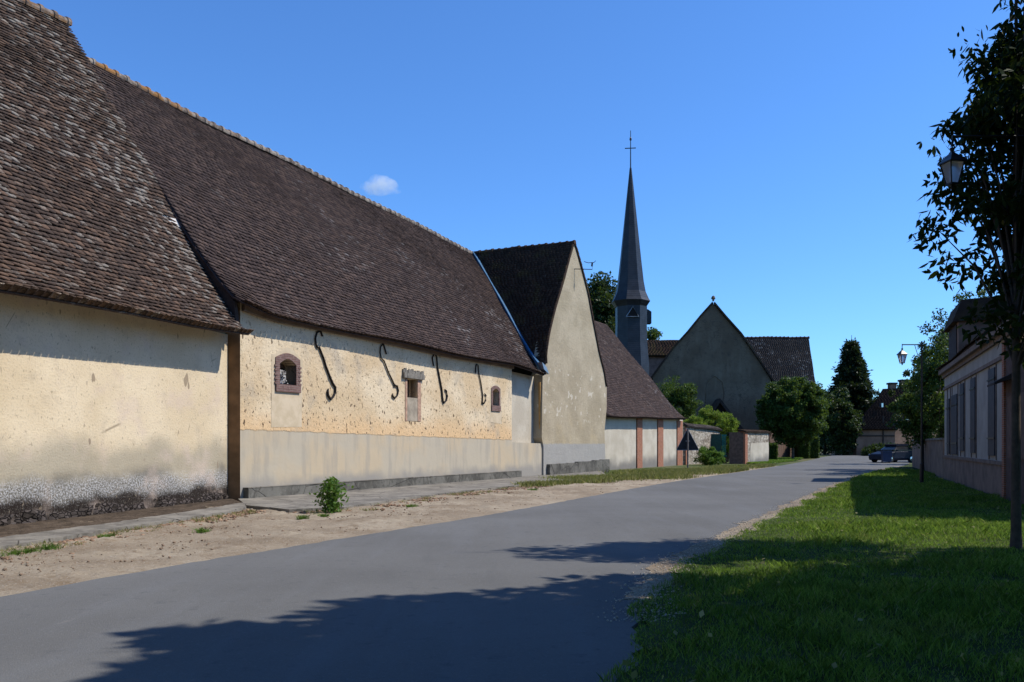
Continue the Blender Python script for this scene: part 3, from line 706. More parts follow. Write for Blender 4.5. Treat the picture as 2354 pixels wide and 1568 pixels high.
pR = ridge(-1.0, 14.0); pL = ridge(-13.5, 13.9)
def mk_edge(e, r, flare):
    e = npv(e); r = npv(r)
    def f(b):
        q = e+(r-e)*b; q[2] -= flare*math.sin(math.pi*b**.55)*math.exp(-2.2*b)*1.6
        return q
    return f
rA = tiled('roof', mk_edge(eAL, pL, .55), mk_edge(eA1, pR, .55), MATS['tile_a'], A, .14, .19, .034, .054, .06, .07, 1.5)
ridge_caps('ridge_tiles', ridge(-13.5, 14.0), ridge(-.95, 14.1), MATS['ridge_a'], A, .42, .17)
bk = [fax.w(-13.5, -6.6, 4.8), fax.w(-1, -6.6, 4.8), pR, pL]
MB().prism([Vector(p) for p in bk], Vector((0, 0, -.15))).build('rear_roof', MATS['tile_a'], A)
# white metal sheet where the roofs meet
# -- long ochre barn
Bn = thing('barn', 'long barn with pitted ochre wall, iron hooks and plum coloured tile roof', 'barn', M=fb.M)
def q(x, y, off=0.0): return fb.sz(x, y, off)
T1 = q(1176, 1000)[0]                      # end of the ochre wall
def rect(x0, y0, x1, y1):
    a, b, c, d_ = q(x0, y1), q(x1, y1), q(x1, y0), q(x0, y0)
    s0, s1 = (a[0]+d_[0])/2, (b[0]+c[0])/2
    zm = q((x0+x1)/2, y1)[1]; zt = q((x0+x1)/2, y0)[1]; return s0, s1, zm, zt
w1 = rect(641.5, 825, 679.5, 884); w2 = rect(935, 871, 959, 914); w3 = rect(1131.5, 893, 1145.5, 932)
holes = [arch(*w1, .16), [(w2[0], w2[2]), (w2[1], w2[2]), (w2[1], w2[3]), (w2[0], w2[3])], arch(*w3, .14)]
ecs = [(560, 694), (631, 725), (726, 744), (884, 777), (1042, 813), (1183, 838), (1254, 860)]
ep = [fb.hit(x, y, .42) for x, y in ecs]
et = np.array([(p-fb.P).dot(fb.u) for p in ep]); ez = np.array([p.z for p in ep])
wall('wall', fb, [(0, -.3), (T1, -.3)]+[(a, float(np.interp(a, et, ez))+.12) for a in np.linspace(T1, 0, 16)], holes, MATS['wall_b'], Bn, 0, .55)
T2 = 19.9
wall('recessed_wall', fb, [(T1, 1.55), (T2+.1, 1.55), (T2+.1, 4.85), (T1, 4.95)], [], MATS['pale'], Bn, -.38, .4)
wall('base_wall', fb, [(T1, -.3), (T2+.2, -.3), (T2+.2, 1.62), (T1, 1.68)], [], MATS['wall_b'], Bn, -.004, .8)
# wall behind (closing)
MB().box(fb, .1, 24, -12.0, -11.6, -.2, 5.2).build('rear_wall', MATS['wall_b'], Bn)
# jog face and raised cheek between the two barns
jw = Frame((C1.x-.0, C1.y+.02), (-7.505, 23.402))
MB().box(fb, .0, .35, -6.2, -.553, -.2, 5.1).build('side_wall', MATS['wall_b'], Bn)
MB().prism([Vector((-7.5, 23.4, -.2)), Vector((-7.9, 23.44, -.2)), Vector((-8.4, 24.6, -.2)), Vector((-7.4, 24.6, -.2))], Vector((0, 0, 5.55))).build('jog_wall', simple('shade_brown_plaster', (.22, .125, .06), .95, sc=2), Bn)  # shade on the jog face is put into this darker brown colour
# plinth
pp = MB(); 
npl = 16; a_ = np.linspace(.12, q(1190, 1083)[0], npl+1)
for i in range(npl):
    pp.box(fb, a_[i], a_[i+1]+.001*(i % 2), -.02, .19+random.uniform(-.004, .004), -.1, .37+random.uniform(-.005, .005))
plo = pp.build('plinth', MATS['plinth'], Bn); MB().box(fb, .1, a_[-1], .005, .20, .378, .395).build('plinth_cap', MATS['slab'], plo)
# window dressings
def arch_frame(w, rise, bw, out_, name='window', inner=None):
    s0, s1, z0, z1 = w; mb = MB(); op = arch(s0, s1, z0, z1, rise, 10); 
    outer = arch(s0-bw, s1+bw, z0-bw*1.2, z1+bw, rise, 10)
    n = len(op); v = []; f = []
    for o2 in (out_, -.03):
        for p in outer: v.append(fb.w(p[0], o2, p[1]))
    for o2 in (out_, -.35):
        for p in op: v.append(fb.w(p[0], o2, p[1]))
    for i in range(n):
        j = (i+1) % n; f += [(i, j, j+2*n, i+2*n), (i, i+n, j+n, j), (2*n+i, 2*n+j, 3*n+j, 3*n+i)]
    mb.add(v, f); return mb
win = arch_frame(w1, .16, .17, .03).build('window', MATS['brick_mauve'], Bn)
MB().box(fb, w1[0]-.17, w1[1]+.17, -.02, .06, w1[2]-.22, w1[2]-.003).build('sill', MATS['brick_mauve'], win)
mb = MB(); zc = w1[2]
while zc < w1[3]-.15:                       # toothed brick jambs
    for sgn, e in ((-1, w1[0]), (1, w1[1])):
        a, b = sorted((e+sgn*.10, e+sgn*.21)); MB().box(fb, a, b, .0, .045, zc, zc+.06).build('jamb_brick', MATS['brick_mauve'], win)
    zc += .125
win3 = arch_frame(w3, .12, .13, .03).build('window', MATS['brick_mauve'], Bn)
MB().box(fb, w3[0]-.13, w3[1]+.13, -.02, .055, w3[2]-.24, w3[2]-.003).build('sill', MATS['brick_mauve'], win3)
for w in (w1, w3):
    MB().box(fb, w[0]-.3, w[1]+.3, -.95, -.9, w[2]-.3, w[3]+.3).build('dark_room', MATS['dark_in'], Bn)
mb = MB()
for k in range(5): mb.box(fb, w1[0]-.02, w1[1]+.02, -.46, -.42, w1[2]+.05+k*.16, w1[2]+.16+k*.16)
mb.build('inner_board', MATS['wood_brown'], win)
win2 = MB().box(fb, w2[0]-.12, w2[0]+.0, -.3, .02, w2[2]-.85, w2[3]).box(fb, w2[1], w2[1]+.22, -.3, .02, w2[2]-.85, w2[3]).build('window', simple('worn_pink_brick_render', (.42, .265, .18), .95, sc=9, bump=.6), Bn)
MB().box(fb, w2[0], w2[1], -.25, .012, w2[2]-.85, w2[2]-.004).build('blocked_panel', simple('tan_infill_render', (.34, .285, .21), .95, sc=3, bump=.5), win2)
lb = rect(924, 846, 971, 874)
mb = MB(); m_ = 14
for i in range(m_):
    a0 = lb[0]+(lb[1]-lb[0])*i/m_; a1 = lb[0]+(lb[1]-lb[0])*(i+1)/m_
    mb.box(fb, a0, a1, -.05, .10+random.uniform(-.01, .012), w2[3]+.01, w2[3]+.20+random.uniform(-.01, .01)); mb.box(fb, a0, a1, -.05, .06+random.uniform(-.02, .02), w2[3]+.20, w2[3]+.33+random.uniform(-.05, .03))
mb.build('lintel', MATS['slab'], win2)
MB().box(fb, w2[0]-.02, w2[1]+.02, -.42, -.36, w2[2], w2[3]).build('shutter', MATS['wood_brown'], win2)
# pale plaster patches round the two arched windows
def patch(w, l, r_, t, b, nm):
    pts = arch(w[0]-l, w[1]+r_, w[2]-b, w[3]+t, .25, 10)
    pts = [(a+random.uniform(-.04, .04), z+random.uniform(-.05, .05)) for a, z in pts]; mm = 0
    bw_ = .165 if w is w1 else .125
    hole = arch(w[0]-bw_, w[1]+bw_, w[2]-bw_*1.2, w[3]+bw_, .15, 10)
    wall(nm, fb, pts, [hole], MATS['patch'], Bn, .006, .01)
s = NT('smooth_cream_patch'); MATS['patch'] = s.pbr(s.mix((.55, .44, .29), (.64, .52, .36), s.step(s.noise(3, 5), .35, .65)), .95, s.bump(s.noise(14, 5), .3, .01), spec=.1)
patch(w1, .30, .28, .30, 1.25, 'plaster_patch'); patch(w3, .24, .26, .24, .75, 'plaster_patch')
# soffit board
# roof B
V_ = ep[-1]; J_ = ridge(23.5, 12.15); 
EA = ep[0].copy(); RAe = ridge(-1.05, 13.25)
RB = mk_edge(V_, J_, .35); LB = mk_edge(EA, RAe, .35)
# fit the eave heights by lifting the foot between the end points
rB = tiled('roof', LB, RB, MATS['tile_b'], Bn, .15, .20, .028, .042, .06, .07, 1.3)
me = rB.data; co = np.empty(len(me.vertices)*3); me.vertices.foreach_get('co', co); co = co.reshape(-1, 3)
tt_ = co[:, 0]; lin = np.interp(tt_, [et[0], et[-1]], [ez[0], ez[-1]]); cor = np.interp(tt_, et, ez)-lin
wt = np.clip(1-(-co[:, 1]-.42)*-1/6, 0, 1) if False else np.clip(1-(co[:, 1]+.42)/6.0, 0, 1)
rz = np.interp(tt_, [-1.05, 2.13, 7.13, 14.05, 23.5], [0, .0, -.08, -.02, 0.0])
co[:, 2] += cor*wt+rz*(1-wt); me.vertices.foreach_set('co', co.ravel()); me.update()
ridge_caps('ridge_tiles', ridge(-.9, 13.28), ridge(23.5, 12.18), MATS['ridge'], Bn, .40, .15)
bk = [fax.w(-1, -6.6, 4.8), fax.w(25, -6.6, 4.8), ridge(25, 12.1), ridge(-1, 13.2)]
MB().prism([Vector(p) for p in bk], Vector((0, 0, -.15))).build('rear_roof', MATS['tile_b'], Bn)
ta = np.linspace(.05, T1, 14); zt_ = [float(np.interp(a, et, ez)) for a in ta]
mb = MB(); mb.prism([fb.w(a, .004, z-.10) for a, z in zip(ta, zt_)]+[fb.w(a, .004, z+.05) for a, z in list(zip(ta, zt_))[::-1]], fb.n*.12)
mb.build('eaves_board', MATS['house_base'], Bn)
# cheek board closing the step between the two roofs
ck = [npv(LB(.05)), npv(LB(.12)), npv(LB(.25)), npv(LB(.42))]
cks = [Vector(c)+Vector((0, 0, -.06)) for c in ck]; low_ = [Vector(mk_edge(eA1, pR, .55)(b))+Vector((0, 0, -.1)) for b in (.42, .25, .12, .07)]
MB().prism(cks+low_, fb.u*.12).build('cheek_board', MATS['beam'], Bn)
fl = Vector(LB(.40)); MB().prism([Vector(mk_edge(eA1, pR, .55)(b))+Vector((0, 0, .20))-fb.u*o for b, o in ((.335, -.30), (.365, -.25), (.375, .55), (.36, .6))], Vector((0, 0, .02))).build('flashing', MATS['white_stone'], Bn)
# downpipe at the recess
pt_, pb_ = fb.hit(1240, 878, -.05), fb.hit(1241, 1008, -.05)
MB().tube([pt_, pb_], .06, 10).build('downpipe', MATS['orange_pipe'], Bn)
# -- hooks hanging on the wall
def z4(p): return ((820+p[0]/4.708)*.7353, (1000+p[1]/4.708)*.7353)
def z5(p): return ((1280+p[0]/4.355)*.7353, (1040+p[1]/4.355)*.7353)
H = [([z4(p) for p in [(870, 150), (805, 185), (780, 270), (790, 360), (815, 405), (835, 395), (900, 560), (935, 680), (1000, 850), (1035, 930), (1075, 990), (1072, 1070), (1040, 1130), (1005, 1165), (968, 1110), (960, 1060), (970, 1010)]], [z4(p) for p in [(850, 140), (885, 240)]], 'long iron hook nearest the brick arched window, hanging below the eaves'),
     ([z4(p) for p in [(1775, 350), (1740, 395), (1732, 480), (1750, 560), (1790, 600), (1860, 780), (1900, 860), (1945, 960), (1985, 970), (2000, 1040), (1985, 1110), (1945, 1150), (1915, 1115), (1915, 1080)]], [z4(p) for p in [(1780, 350), (1825, 500)]], 'thin crooked iron hook just left of the small window with stone lintel'),
     ([z5(p) for p in [(340, 275), (370, 330), (380, 460), (410, 620), (440, 780), (450, 900), (462, 955), (500, 920), (512, 860), (500, 790), (480, 770)]], [z5(p) for p in [(310, 340), (328, 450)]], 'iron hook with upturned tip right of the stone lintel window'),
     ([z5(p) for p in [(915, 432), (932, 440), (945, 560), (970, 680), (995, 850), (990, 950), (1010, 965), (1035, 920), (1040, 850), (1020, 825)]], [z5(p) for p in [(905, 440), (897, 545)]], 'slender iron hook beside the small arched window at the far end')]
for path, sm, lab in H:
    P = [fb.hit(x, y, .035) for x, y in path]; r_ = [.026+.018*(i/len(P)) for i in range(len(P))]; r_[-1] = .018
    if path is H[3][0] or path is H[1][0]: r_ = [q_*.8 for q_ in r_]
    o = thing('iron_hook', lab, 'hook', M=Matrix.Translation(P[0]), group='iron hooks hanging on the ochre barn wall')
    kn = P[len(P)//2]; mb = MB().tube(P, r_, 8); mb.tube([kn-Vector((0, 0, .05)), kn, kn+Vector((0, 0, .05))], [.02, .05, .02], 8)
    mb.build('hook', MATS['iron'], o)
    Q = [fb.hit(x, y, .03) for x, y in sm]; MB().tube([P[0]-fb.n*.1, P[0], Q[0], Q[1]], .028, 6).build('bracket', MATS['iron'], o)
# dried white flowers on the brick sill
p0 = fb.w(w1[0]+.16, -.08, w1[2])
fl_ = thing('dried_flowers', 'bunch of white dried flowers standing in the brick arched window', 'flowers', M=Matrix.Translation(p0))
V, Fq, A_ = leaf_geo(RNG.normal(size=(420, 3)).clip(-1.3, 1.3)*npv((.09, .05, .11))+npv(p0+Vector((0, 0, .24))), .05, 0, aspect=.8)
obj('bloom', V, Fq, MATS['white_stone'], fl_, attr=A_)
MB().lathe(p0, [(.05, 0), (.07, .03), (.06, .12), (.045, .16)], 12).build('pot', MATS['white_stone'], fl_)
pq = fb.w(w1[0]+.44, -.08, w1[2]+.04); o = stones('white_stone', np.array([[pq.x, pq.y, pq.z]]), .07, MATS['white_stone'], 'small white stone on the sill beside the dried flowers', 'thing', 'stone'); del o['kind']
# -- gabled wing
Wg = thing('barn', 'tall narrow gabled barn wing with grey tan rendered end wall', 'barn', M=fb.M)
out = [(1249, 1104), (1249, 1026), (1245, 1007), (1247, 861), (1254, 834), (1253, 815), (1260, 772), (1279, 695), (1298, 626), (1312, 576), (1318, 556), (1324, 568), (1337, 615), (1352, 676), (1364, 741), (1377, 807), (1389, 853), (1394, 891), (1394, 938), (1389, 991), (1391, 1053), (1394, 1095)]
og = [q(x, y, .08) for x, y in out]; og[0] = (og[0][0], -.2); og[-1] = (og[-1][0], -.2)
wall('wall', fb, og, [], MATS['wall_c'], Wg, .08, .6)
sL, sR = og[0][0], og[-1][0]
mb = MB(); nn_ = 7
for i in range(nn_):
    a0 = sL+.35+(sR-sL-.35)*i/nn_; a1 = sL+.35+(sR-sL-.35)*(i+1)/nn_
    mb.box(fb, a0, a1, .05, .26+random.uniform(-.01, .01), -.1, .60+random.uniform(-.02, .02)+.02*i)
mb.build('plinth', MATS['plinth'], Wg)
apex = fb.w(og[10][0], .12, og[10][1]+.02); Jw = fb.w(og[10][0], -6.2, 12.3)
def polyf(pts):
    pts = [npv(p) for p in pts]; L = np.cumsum([0]+[np.linalg.norm(b-a) for a, b in zip(pts[:-1], pts[1:])]); L /= L[-1]
    P = np.array(pts)
    return lambda b: np.array([np.interp(b, L, P[:, k]) for k in range(3)])
vl = [fb.w(q(x, y, .1)[0]-.0, .14, q(x, y, .1)[1]+.04) for x, y in [(1254, 838), (1253, 815), (1260, 772), (1279, 695), (1298, 626), (1312, 576), (1318, 555)]]
# valley line follows the long roof
vb = [Vector(RB(b))+Vector((0, 0, .06)) for b in (0, .15, .35, .55, .75, .9, .985)]
hz = [p.z for p in vl]
def valley(b):
    v = polyf(vl)(b); z = v[2]; zs = [p.z for p in vb]; return np.array([np.interp(z, zs, [p[k] for p in vb]) for k in range(2)]+[z])
tiled('roof', valley, polyf(vl), MATS['tile_c'], Wg, .15, .20, .03, .04, .05, .1)
ridge_caps('ridge_tiles', Vector(valley(1.0)), apex, MATS['tile_c'], Wg, .4, .13)
Rg = [fb.w(q(x, y, .1)[0]+.02, .14, q(x, y, .1)[1]+.03) for x, y in [(1394, 891), (1389, 853), (1377, 807), (1364, 741), (1352, 676), (1337, 615), (1324, 568), (1318, 555)]]
def backr(b):
    v = polyf(Rg)(b); k = Vector(v)-fb.n*8; return npv(k)
tiled('roof_slope', backr, polyf(Rg), MATS['tile_c'], Wg, .3, .3, .03, .04, .03, .1)
MB().box(fb, sR-.5, sR-.02, -9, -.5, -.2, 5).build('side_wall', MATS['wall_c'], Wg)
# blue flashing strip up the valley
fv = []; 
for b in np.linspace(0, 1, 14):
    z = V_.z-.05+(J_.z-V_.z)*b; zs = [p.z for p in vb]; c = Vector([np.interp(z, zs, [p[k] for p in vb]) for k in range(2)]+[z]); fv.append(c)
v = []; f = []
for i, c in enumerate(fv):
    wv_ = .13
    v += [c-fb.u*wv_+Vector((0, 0, .16)), c+fb.u*wv_*.4+Vector((0, 0, .20)), c+fb.u*wv_*.4+Vector((0, 0, .05)), c-fb.u*wv_+Vector((0, 0, .0))]
for i in range(len(fv)-1):
    for k in range(4): f.append((i*4+k, i*4+(k+1) % 4, i*4+4+(k+1) % 4, i*4+4+k))
MB().add(v, f).build('valley_flashing', MATS['blue_flash'], Wg)
v2 = [fb.hit(x, y, .5) for x, y in [(1246, 832), (1256, 843), (1262, 860), (1250, 848)]]
MB().prism(v2, -fb.n*.25).build('gutter_end', MATS['zinc'], Wg)
# antenna on the gable
pa_ = fb.hit(1321, 618, .1)
an = thing('antenna', 'thin bent television antenna fixed near the top of the gable', 'antenna', M=Matrix.Translation(pa_))
b_ = pa_; e_ = AT(1361, 619, pa_.y); g_ = AT(1361, 603, pa_.y)
MB().tube([fb.hit(1309, 618, .0)-fb.n*.1, b_, e_, g_], .022, 6).build('mast', MATS['iron'], an)
MB().tube([AT(1342, 601, pa_.y), AT(1352, 604, pa_.y), AT(1365, 603, pa_.y), AT(1369, 599, pa_.y)], .018, 6).tube([AT(1361, 603, pa_.y), AT(1360, 612, pa_.y)], .05, 6).build('dipole', MATS['iron'], an)
# -- outbuilding
fo = Frame((5.7, 51.65), (13.1, 65)); LO = (Vector((13.1, 65, 0))-fo.P).length
Ob = thing('outbuilding', 'low outbuilding with pale walls and red brick piers past the gable', 'outbuilding', M=fo.M)
wall('wall', fo, [(-1, -.3), (LO, -.3), (LO, 3.6), (-1, 3.6)], [], MATS['pale'], Ob, 0, .4)
e0 = fo.hit(1411, 958, .55); e1 = fo.hit(1579, 962, .55); 
tp = AT(1391, 747, 66.5)
# ridge end straight behind the far verge
wv_ = 6.6; rp = e1-fo.n*wv_; rp.z = AT(1391, 747, rp.y).z
s_r = ((rp-fo.P).dot(fo.u)); rl = fo.w(-1.5, .55-wv_, rp.z+.1); el = fo.w(-.6, .55, e0.z)
tiled('roof', mk_edge(el, rl, .2), mk_edge(e1, rp, .35), MATS['tile_b'], Ob, .16, .22, .025, .035, .05)
MB().prism([fo.w(-1, .5-2*wv_, 3.2), fo.w(LO+.3, .5-2*wv_, 3.2), rp, rl], Vector((0, 0, -.12))).build('rear_roof', MATS['tile_b'], Ob)
MB().prism([fo.w(LO-.003, -.38, 3.3), fo.w(LO-.003, -2*wv_, 3.3), fo.w(LO-.003, -wv_+.5, rp.z-.5)], -fo.u*.35).box(fo, LO-.35, LO-.01, -2*wv_, -.41, -.2, 3.3).build('gable_wall', MATS['pale'], Ob)
for xd in (1469.5, 1517.5, 1562):
    a = fo.sz(xd, 1020, .05)[0]; a, a2 = fo.sz(xd-6, 1020, .05)[0], fo.sz(xd+6, 1020, .05)[0]; MB().box(fo, a, min(a2, LO+.02), -.05, .08, -.1, 3.35).build('brick_pier', MATS['brick'], Ob)
# ================================================================== GARDEN WALL, GATE
fw = Frame((13.35, 65.4), (18.3, 74.6)); LW = (Vector((18.3, 74.6, 0))-fw.P).length
Gw = thing('garden_wall', 'rubble garden wall with tiled coping right of the outbuilding', 'wall', M=fw.M)
wall('rubble', fw, [(0, -.2), (LW, -.2), (LW, 2.75), (LW*.5, 2.85), (0, 2.95)], [[(6.6, .45), (7.2, .45), (7.2, 1.1), (6.6, 1.1)]], MATS['rubble'], Gw, 0, .45)
tiled('coping', lambda b: npv(fw.w(-.1, .2-.45*b, 3.0+.28*b)), lambda b: npv(fw.w(LW+.15, .2-.45*b, 2.8+.28*b)), MATS['tile_d'], Gw, .14, .22, .03, .03, .03, .1)
MB().box(fw, .02, .35, .0, .06, -.1, 2.9).build('brick_pier', MATS['brick'], Gw)
fw2 = Frame((18.75, 68.2), ang=36)
Gp = thing('garden_wall', 'short pale wall block with brick end right of the green gate', 'wall', M=fw2.M)
L2 = fw2.sz(1766, 1020)[0]
wall('plaster', fw2, [(.5, -.2), (L2, -.2), (L2+.08, 1.2), (L2-.02, 2.55), (.5, 2.6)], [], MATS['rubble'], Gp, 0, .5)
wall('render_patch', fw2, [(1.0, .1), (L2-.03, .05), (L2-.0, 1.3), (L2-.1, 1.75), (1.2, 1.65)], [], MATS['pale'], Gp, .02, .03)
MB().box(fw2, -.05, .5, -.55, .03, -.2, 2.62).build('brick_pier', MATS['brick'], Gp)
tiled('coping', lambda b: npv(fw2.w(-.2, .15-.6*b, 2.62+.16*b)), lambda b: npv(fw2.w(L2+.1, .15-.6*b, 2.58+.16*b)), MATS['tile_c'], Gp, .16, .24, .03, .03, .02, .08)
fg = Frame((17.2, 68.6), (18.7, 68.3))
MB().box(Frame((17.55, 68.5), (18.75, 68.2)), 0, 1.15, -.5, 0, -.2, 2.55).build('return_wall', MATS['wood_brown'], Gp)
gt = thing('gate', 'dark green metal gate standing between the rubble wall and brick pier', 'gate', loc=(17.0, 72, 0))
fgt = Frame((17.0, 72), (18.3, 71.6))
MB().box(fgt, -.2, .75, -.03, .03, .55, 2.45).build('leaf_panel', MATS['green_gate'], gt)
mb = MB()
for k in range(5): mb.box(fgt, .8+k*.07, .84+k*.07, -.02, .02, .55, 2.4)
mb.box(fgt, .78, 1.2, -.025, .025, .55, .62); mb.box(fgt, .78, 1.2, -.025, .025, 2.3, 2.38); mb.build('grille', simple('teal_paint', (.02, .2, .17), .5), gt)
MB().box(fgt, -1.2, 1.2, -.15, .1, -.2, .5).build('threshold_wall', MATS['rubble_dark'], gt)
# ================================================================== SIGN
sp = G(1580, 1083); Sg = thing('road_sign', 'triangular road sign seen from behind on a grey post', 'sign', loc=sp)
Y_ = sp.y; tri = [AT(1580, 985, Y_), AT(1606, 1034, Y_), AT(1554.5, 1034, Y_)]
def rnd_tri(t, r_=.06):
    o = []
    for i in range(3):
        p, a, b = t[i], t[i-1], t[(i+1) % 3]; d1 = (a-p).normalized(); d2 = (b-p).normalized(); o += [p+d1*r_, p+(d1+d2)*r_*.3, p+d2*r_]
    return o
MB().prism(rnd_tri(tri), Vector((0, .03, 0))).build('plate', MATS['sign_back'], Sg)
c_ = (tri[0]+tri[1]+tri[2])/3; rim = [p+Vector((0, -.012, 0)) for p in rnd_tri([c_+(p-c_)*1.02 for p in tri])]
MB().tube(rim+[rim[0]], .014, 6).build('rim', MATS['zinc'], Sg)
MB().tube([sp-Vector((0, .05, .1)), Vector((sp.x, sp.y-.05, tri[0].z-.02))], .05, 10).build('post', MATS['wood_grey'], Sg)
mb = MB(); fs = Frame((sp.x-.3, sp.y-.02), (sp.x+.3, sp.y-.02))
for zz_ in (1.75, 2.45): MB().box(fs, .18, .42, .0, .03, zz_, zz_+.05).build('clamp', MATS['zinc'], Sg)
# ================================================================== CHURCH
cf = Frame((0, 94), (1, 94))      # u = +X, n = -Y (towards the camera)
Ch = thing('church', 'old village church with dark gable, tiled nave roof and slate spire', 'church', M=Matrix.Translation(Vector((22, 94, 0))))
def cx(x, y, Y): p = AT(x, y, Y); return p
gl = [AT(1500, 866, 94), AT(1548, 800, 94), AT(1580, 765, 94), AT(1610, 728, 94), AT(1638, 697, 94), AT(1664, 728, 94), AT(1700, 768, 94), AT(1738, 822, 94), AT(1771, 872, 94)]
lowl = Vector((gl[0].x, 94, -.2)); lowr = Vector((gl[-1].x, 94, -.2))
MB().prism([lowl]+gl+[lowr], Vector((0, .8, 0))).build('front_wall', MATS['church_wall'], Ch)
ro = []
def roofstrip(pts, d, th=.22, ov=.35):
    mb = MB()
    for a, b in zip(pts[:-1], pts[1:]):
        nn = (b-a).cross(Vector((0, 1, 0))).normalized(); nn = nn if nn.z > 0 else -nn
        mb.prism([a+nn*.02, b+nn*.02, b+nn*th, a+nn*th], d)
    return mb
gd = [p-Vector((0, ov_, 0)) for p, ov_ in zip(gl, [.3]*9)]
ext0 = gd[0]+(gd[0]-gd[1]).normalized()*.8; ext1 = gd[-1]+(gd[-1]-gd[-2]).normalized()*.5
roofstrip([ext0]+gd+[ext1], Vector((3.6, 14, 0)), .2).build('porch_roof', MATS['tile_c'], Ch)
ap = gl[4]; MB().lathe(ap+Vector((0, -.2, .2)), [(.12, 0), (.10, .15), (.25, .3), (.18, .5), (.05, .62)], 10).build('finial', MATS['church_wall'], Ch)
# blocked arch outline
a0, a1 = AT(1622, 925, 94), AT(1662, 925, 94); zt = AT(1640, 863, 94).z
mb = MB()
pts = [Vector((a0.x, 93.97, a0.z)), Vector((a0.x-.05, 93.97, zt-1.6)), Vector((a0.x+.25, 93.97, zt-.6)), Vector(((a0.x+a1.x)/2, 93.97, zt)), Vector((a1.x-.1, 93.97, zt-.7)), Vector((a1.x+.1, 93.97, zt-1.7)), Vector((a1.x, 93.97, a1.z))]
mb.tube(pts, .06, 6); mb.build('blocked_arch', MATS['church_wall'], Ch)
# small gabled porch roof
b0, b1, b2 = AT(1610, 975, 92), AT(1655, 915, 92), AT(1712, 990, 92)
MB().prism([b0, b1, b2, b2-Vector((.35, 0, .25)), b1-Vector((0, 0, .45)), b0+Vector((.3, 0, -.3))], Vector((0, 1.9, 0))).build('porch_gable', MATS['beam'], Ch)
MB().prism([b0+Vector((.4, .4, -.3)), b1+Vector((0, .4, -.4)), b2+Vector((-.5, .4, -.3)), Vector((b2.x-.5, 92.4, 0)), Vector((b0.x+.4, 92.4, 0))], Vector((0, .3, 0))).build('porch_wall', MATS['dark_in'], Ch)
# nave roof
n0, n1 = AT(1690, 770, 106), AT(1858, 777, 106); e0_, e1_ = AT(1690, 905, 100), AT(1881, 925, 100); n0.z = n1.z; e0_.z = e1_.z
tiled('nave_roof', mk_edge(e0_, n0, .2), mk_edge(e1_, n1, .2), MATS['tile_d'], Ch, .19, .26, .035, .045, .06, .2)
ridge_caps('ridge_tiles', n0, n1, MATS['tile_c'], Ch, .5, .2)
MB().prism([Vector((n0.x, 112, e1_.z)), Vector((e1_.x, 112, e1_.z)), n1, n0], Vector((0, 0, -.2))).build('rear_roof', MATS['tile_d'], Ch)
MB().prism([Vector((e1_.x-.6, 100.6, -.2)), Vector((e1_.x-.6, 111.5, -.2)), Vector((e1_.x-.6, 111.5, e1_.z)), Vector((n1.x-.1, 106, n1.z-.5)), Vector((e1_.x-.6, 100.6, e1_.z))], Vector((-.4, 0, 0))).build('end_wall', MATS['church_wall'], Ch)
MB().box(cf, e0_.x, e1_.x-.6, -7, -6.6, -.2, e1_.z+.2).build('nave_wall', MATS['church_wall'], Ch)
# left part behind the spire
l0, l1 = AT(1440, 782, 106), AT(1600, 782, 106); m0, m1 = AT(1440, 817, 103.5), AT(1600, 817, 103.5)
tiled('chancel_roof', mk_edge(m0, l0, .05), mk_edge(m1, l1, .05), MATS['tile_c'], Ch, .25, .36, .04, .05, .04, .2)
MB().box(Frame((0, 104), (1, 104)), m0.x+.2, m1.x, 0, -.4, -.2, m0.z-.05).build('chancel_wall', MATS['pink_wall'], Ch)
# spire
sc = AT(1449, 1020, 88); sx, sy = sc.x, 88.0
def hz_(y): return AT(1449, y, 88).z
w88 = K/F*88
tw = 38*w88; skirt = 44*w88
prof = [(44*w88, 0), (42*w88, hz_(845)), (37.5*w88, hz_(790)), (36.5*w88, hz_(745)), (37*w88, hz_(706))]
base8 = R(-65)
MB().lathe((sx+.05, sy, 0), prof, 8, base8).build('tower', MATS['slate'], Ch)
prof2 = [(37*w88, hz_(706)-.02), (45.5*w88, hz_(694)), (42*w88, hz_(688)), (35*w88, hz_(672)), (30.5*w88, hz_(648)), (25*w88, hz_(600)), (16.5*w88, hz_(520)), (8*w88, hz_(440)), (2.2*w88, hz_(386)), (.02, hz_(384))]
MB().lathe((sx, sy, 0), prof2, 8, base8).build('spire', MATS['slate'], Ch)
cr = MB().tube([(sx, sy, hz_(390)), (sx, sy, hz_(300))], [.07, .035], 6).tube([(sx-13*w88, sy, hz_(341)), (sx+12*w88, sy, hz_(340))], .05, 6).lathe((sx, sy, hz_(324)), [(.02, 0), (.12, .1), (.10, .3), (.02, .45)], 8)
cr.build('cross', MATS['black_metal'], Ch)
t_ = [AT(1434, 733, 88), AT(1462, 733, 88), AT(1449, 710, 88)]; yo = sy-37*w88*.93-.10
tt3 = [Vector((p.x+.0, yo-.02, p.z)) for p in t_]; lv = MB().prism(tt3, Vector((0, .3, 0))).build('louvre_dormer', MATS['dark_in'], Ch)
MB().tube([p-Vector((0, .03, 0)) for p in tt3+[tt3[0]]], .05, 6).build('dormer_trim', MATS['zinc'], lv)
MB().prism([AT(1488, 710, 88), AT(1497, 716, 88), AT(1497, 743, 88), AT(1488, 743, 88)], Vector((0, .9, 0))).build('side_dormer', MATS['slate'], Ch)
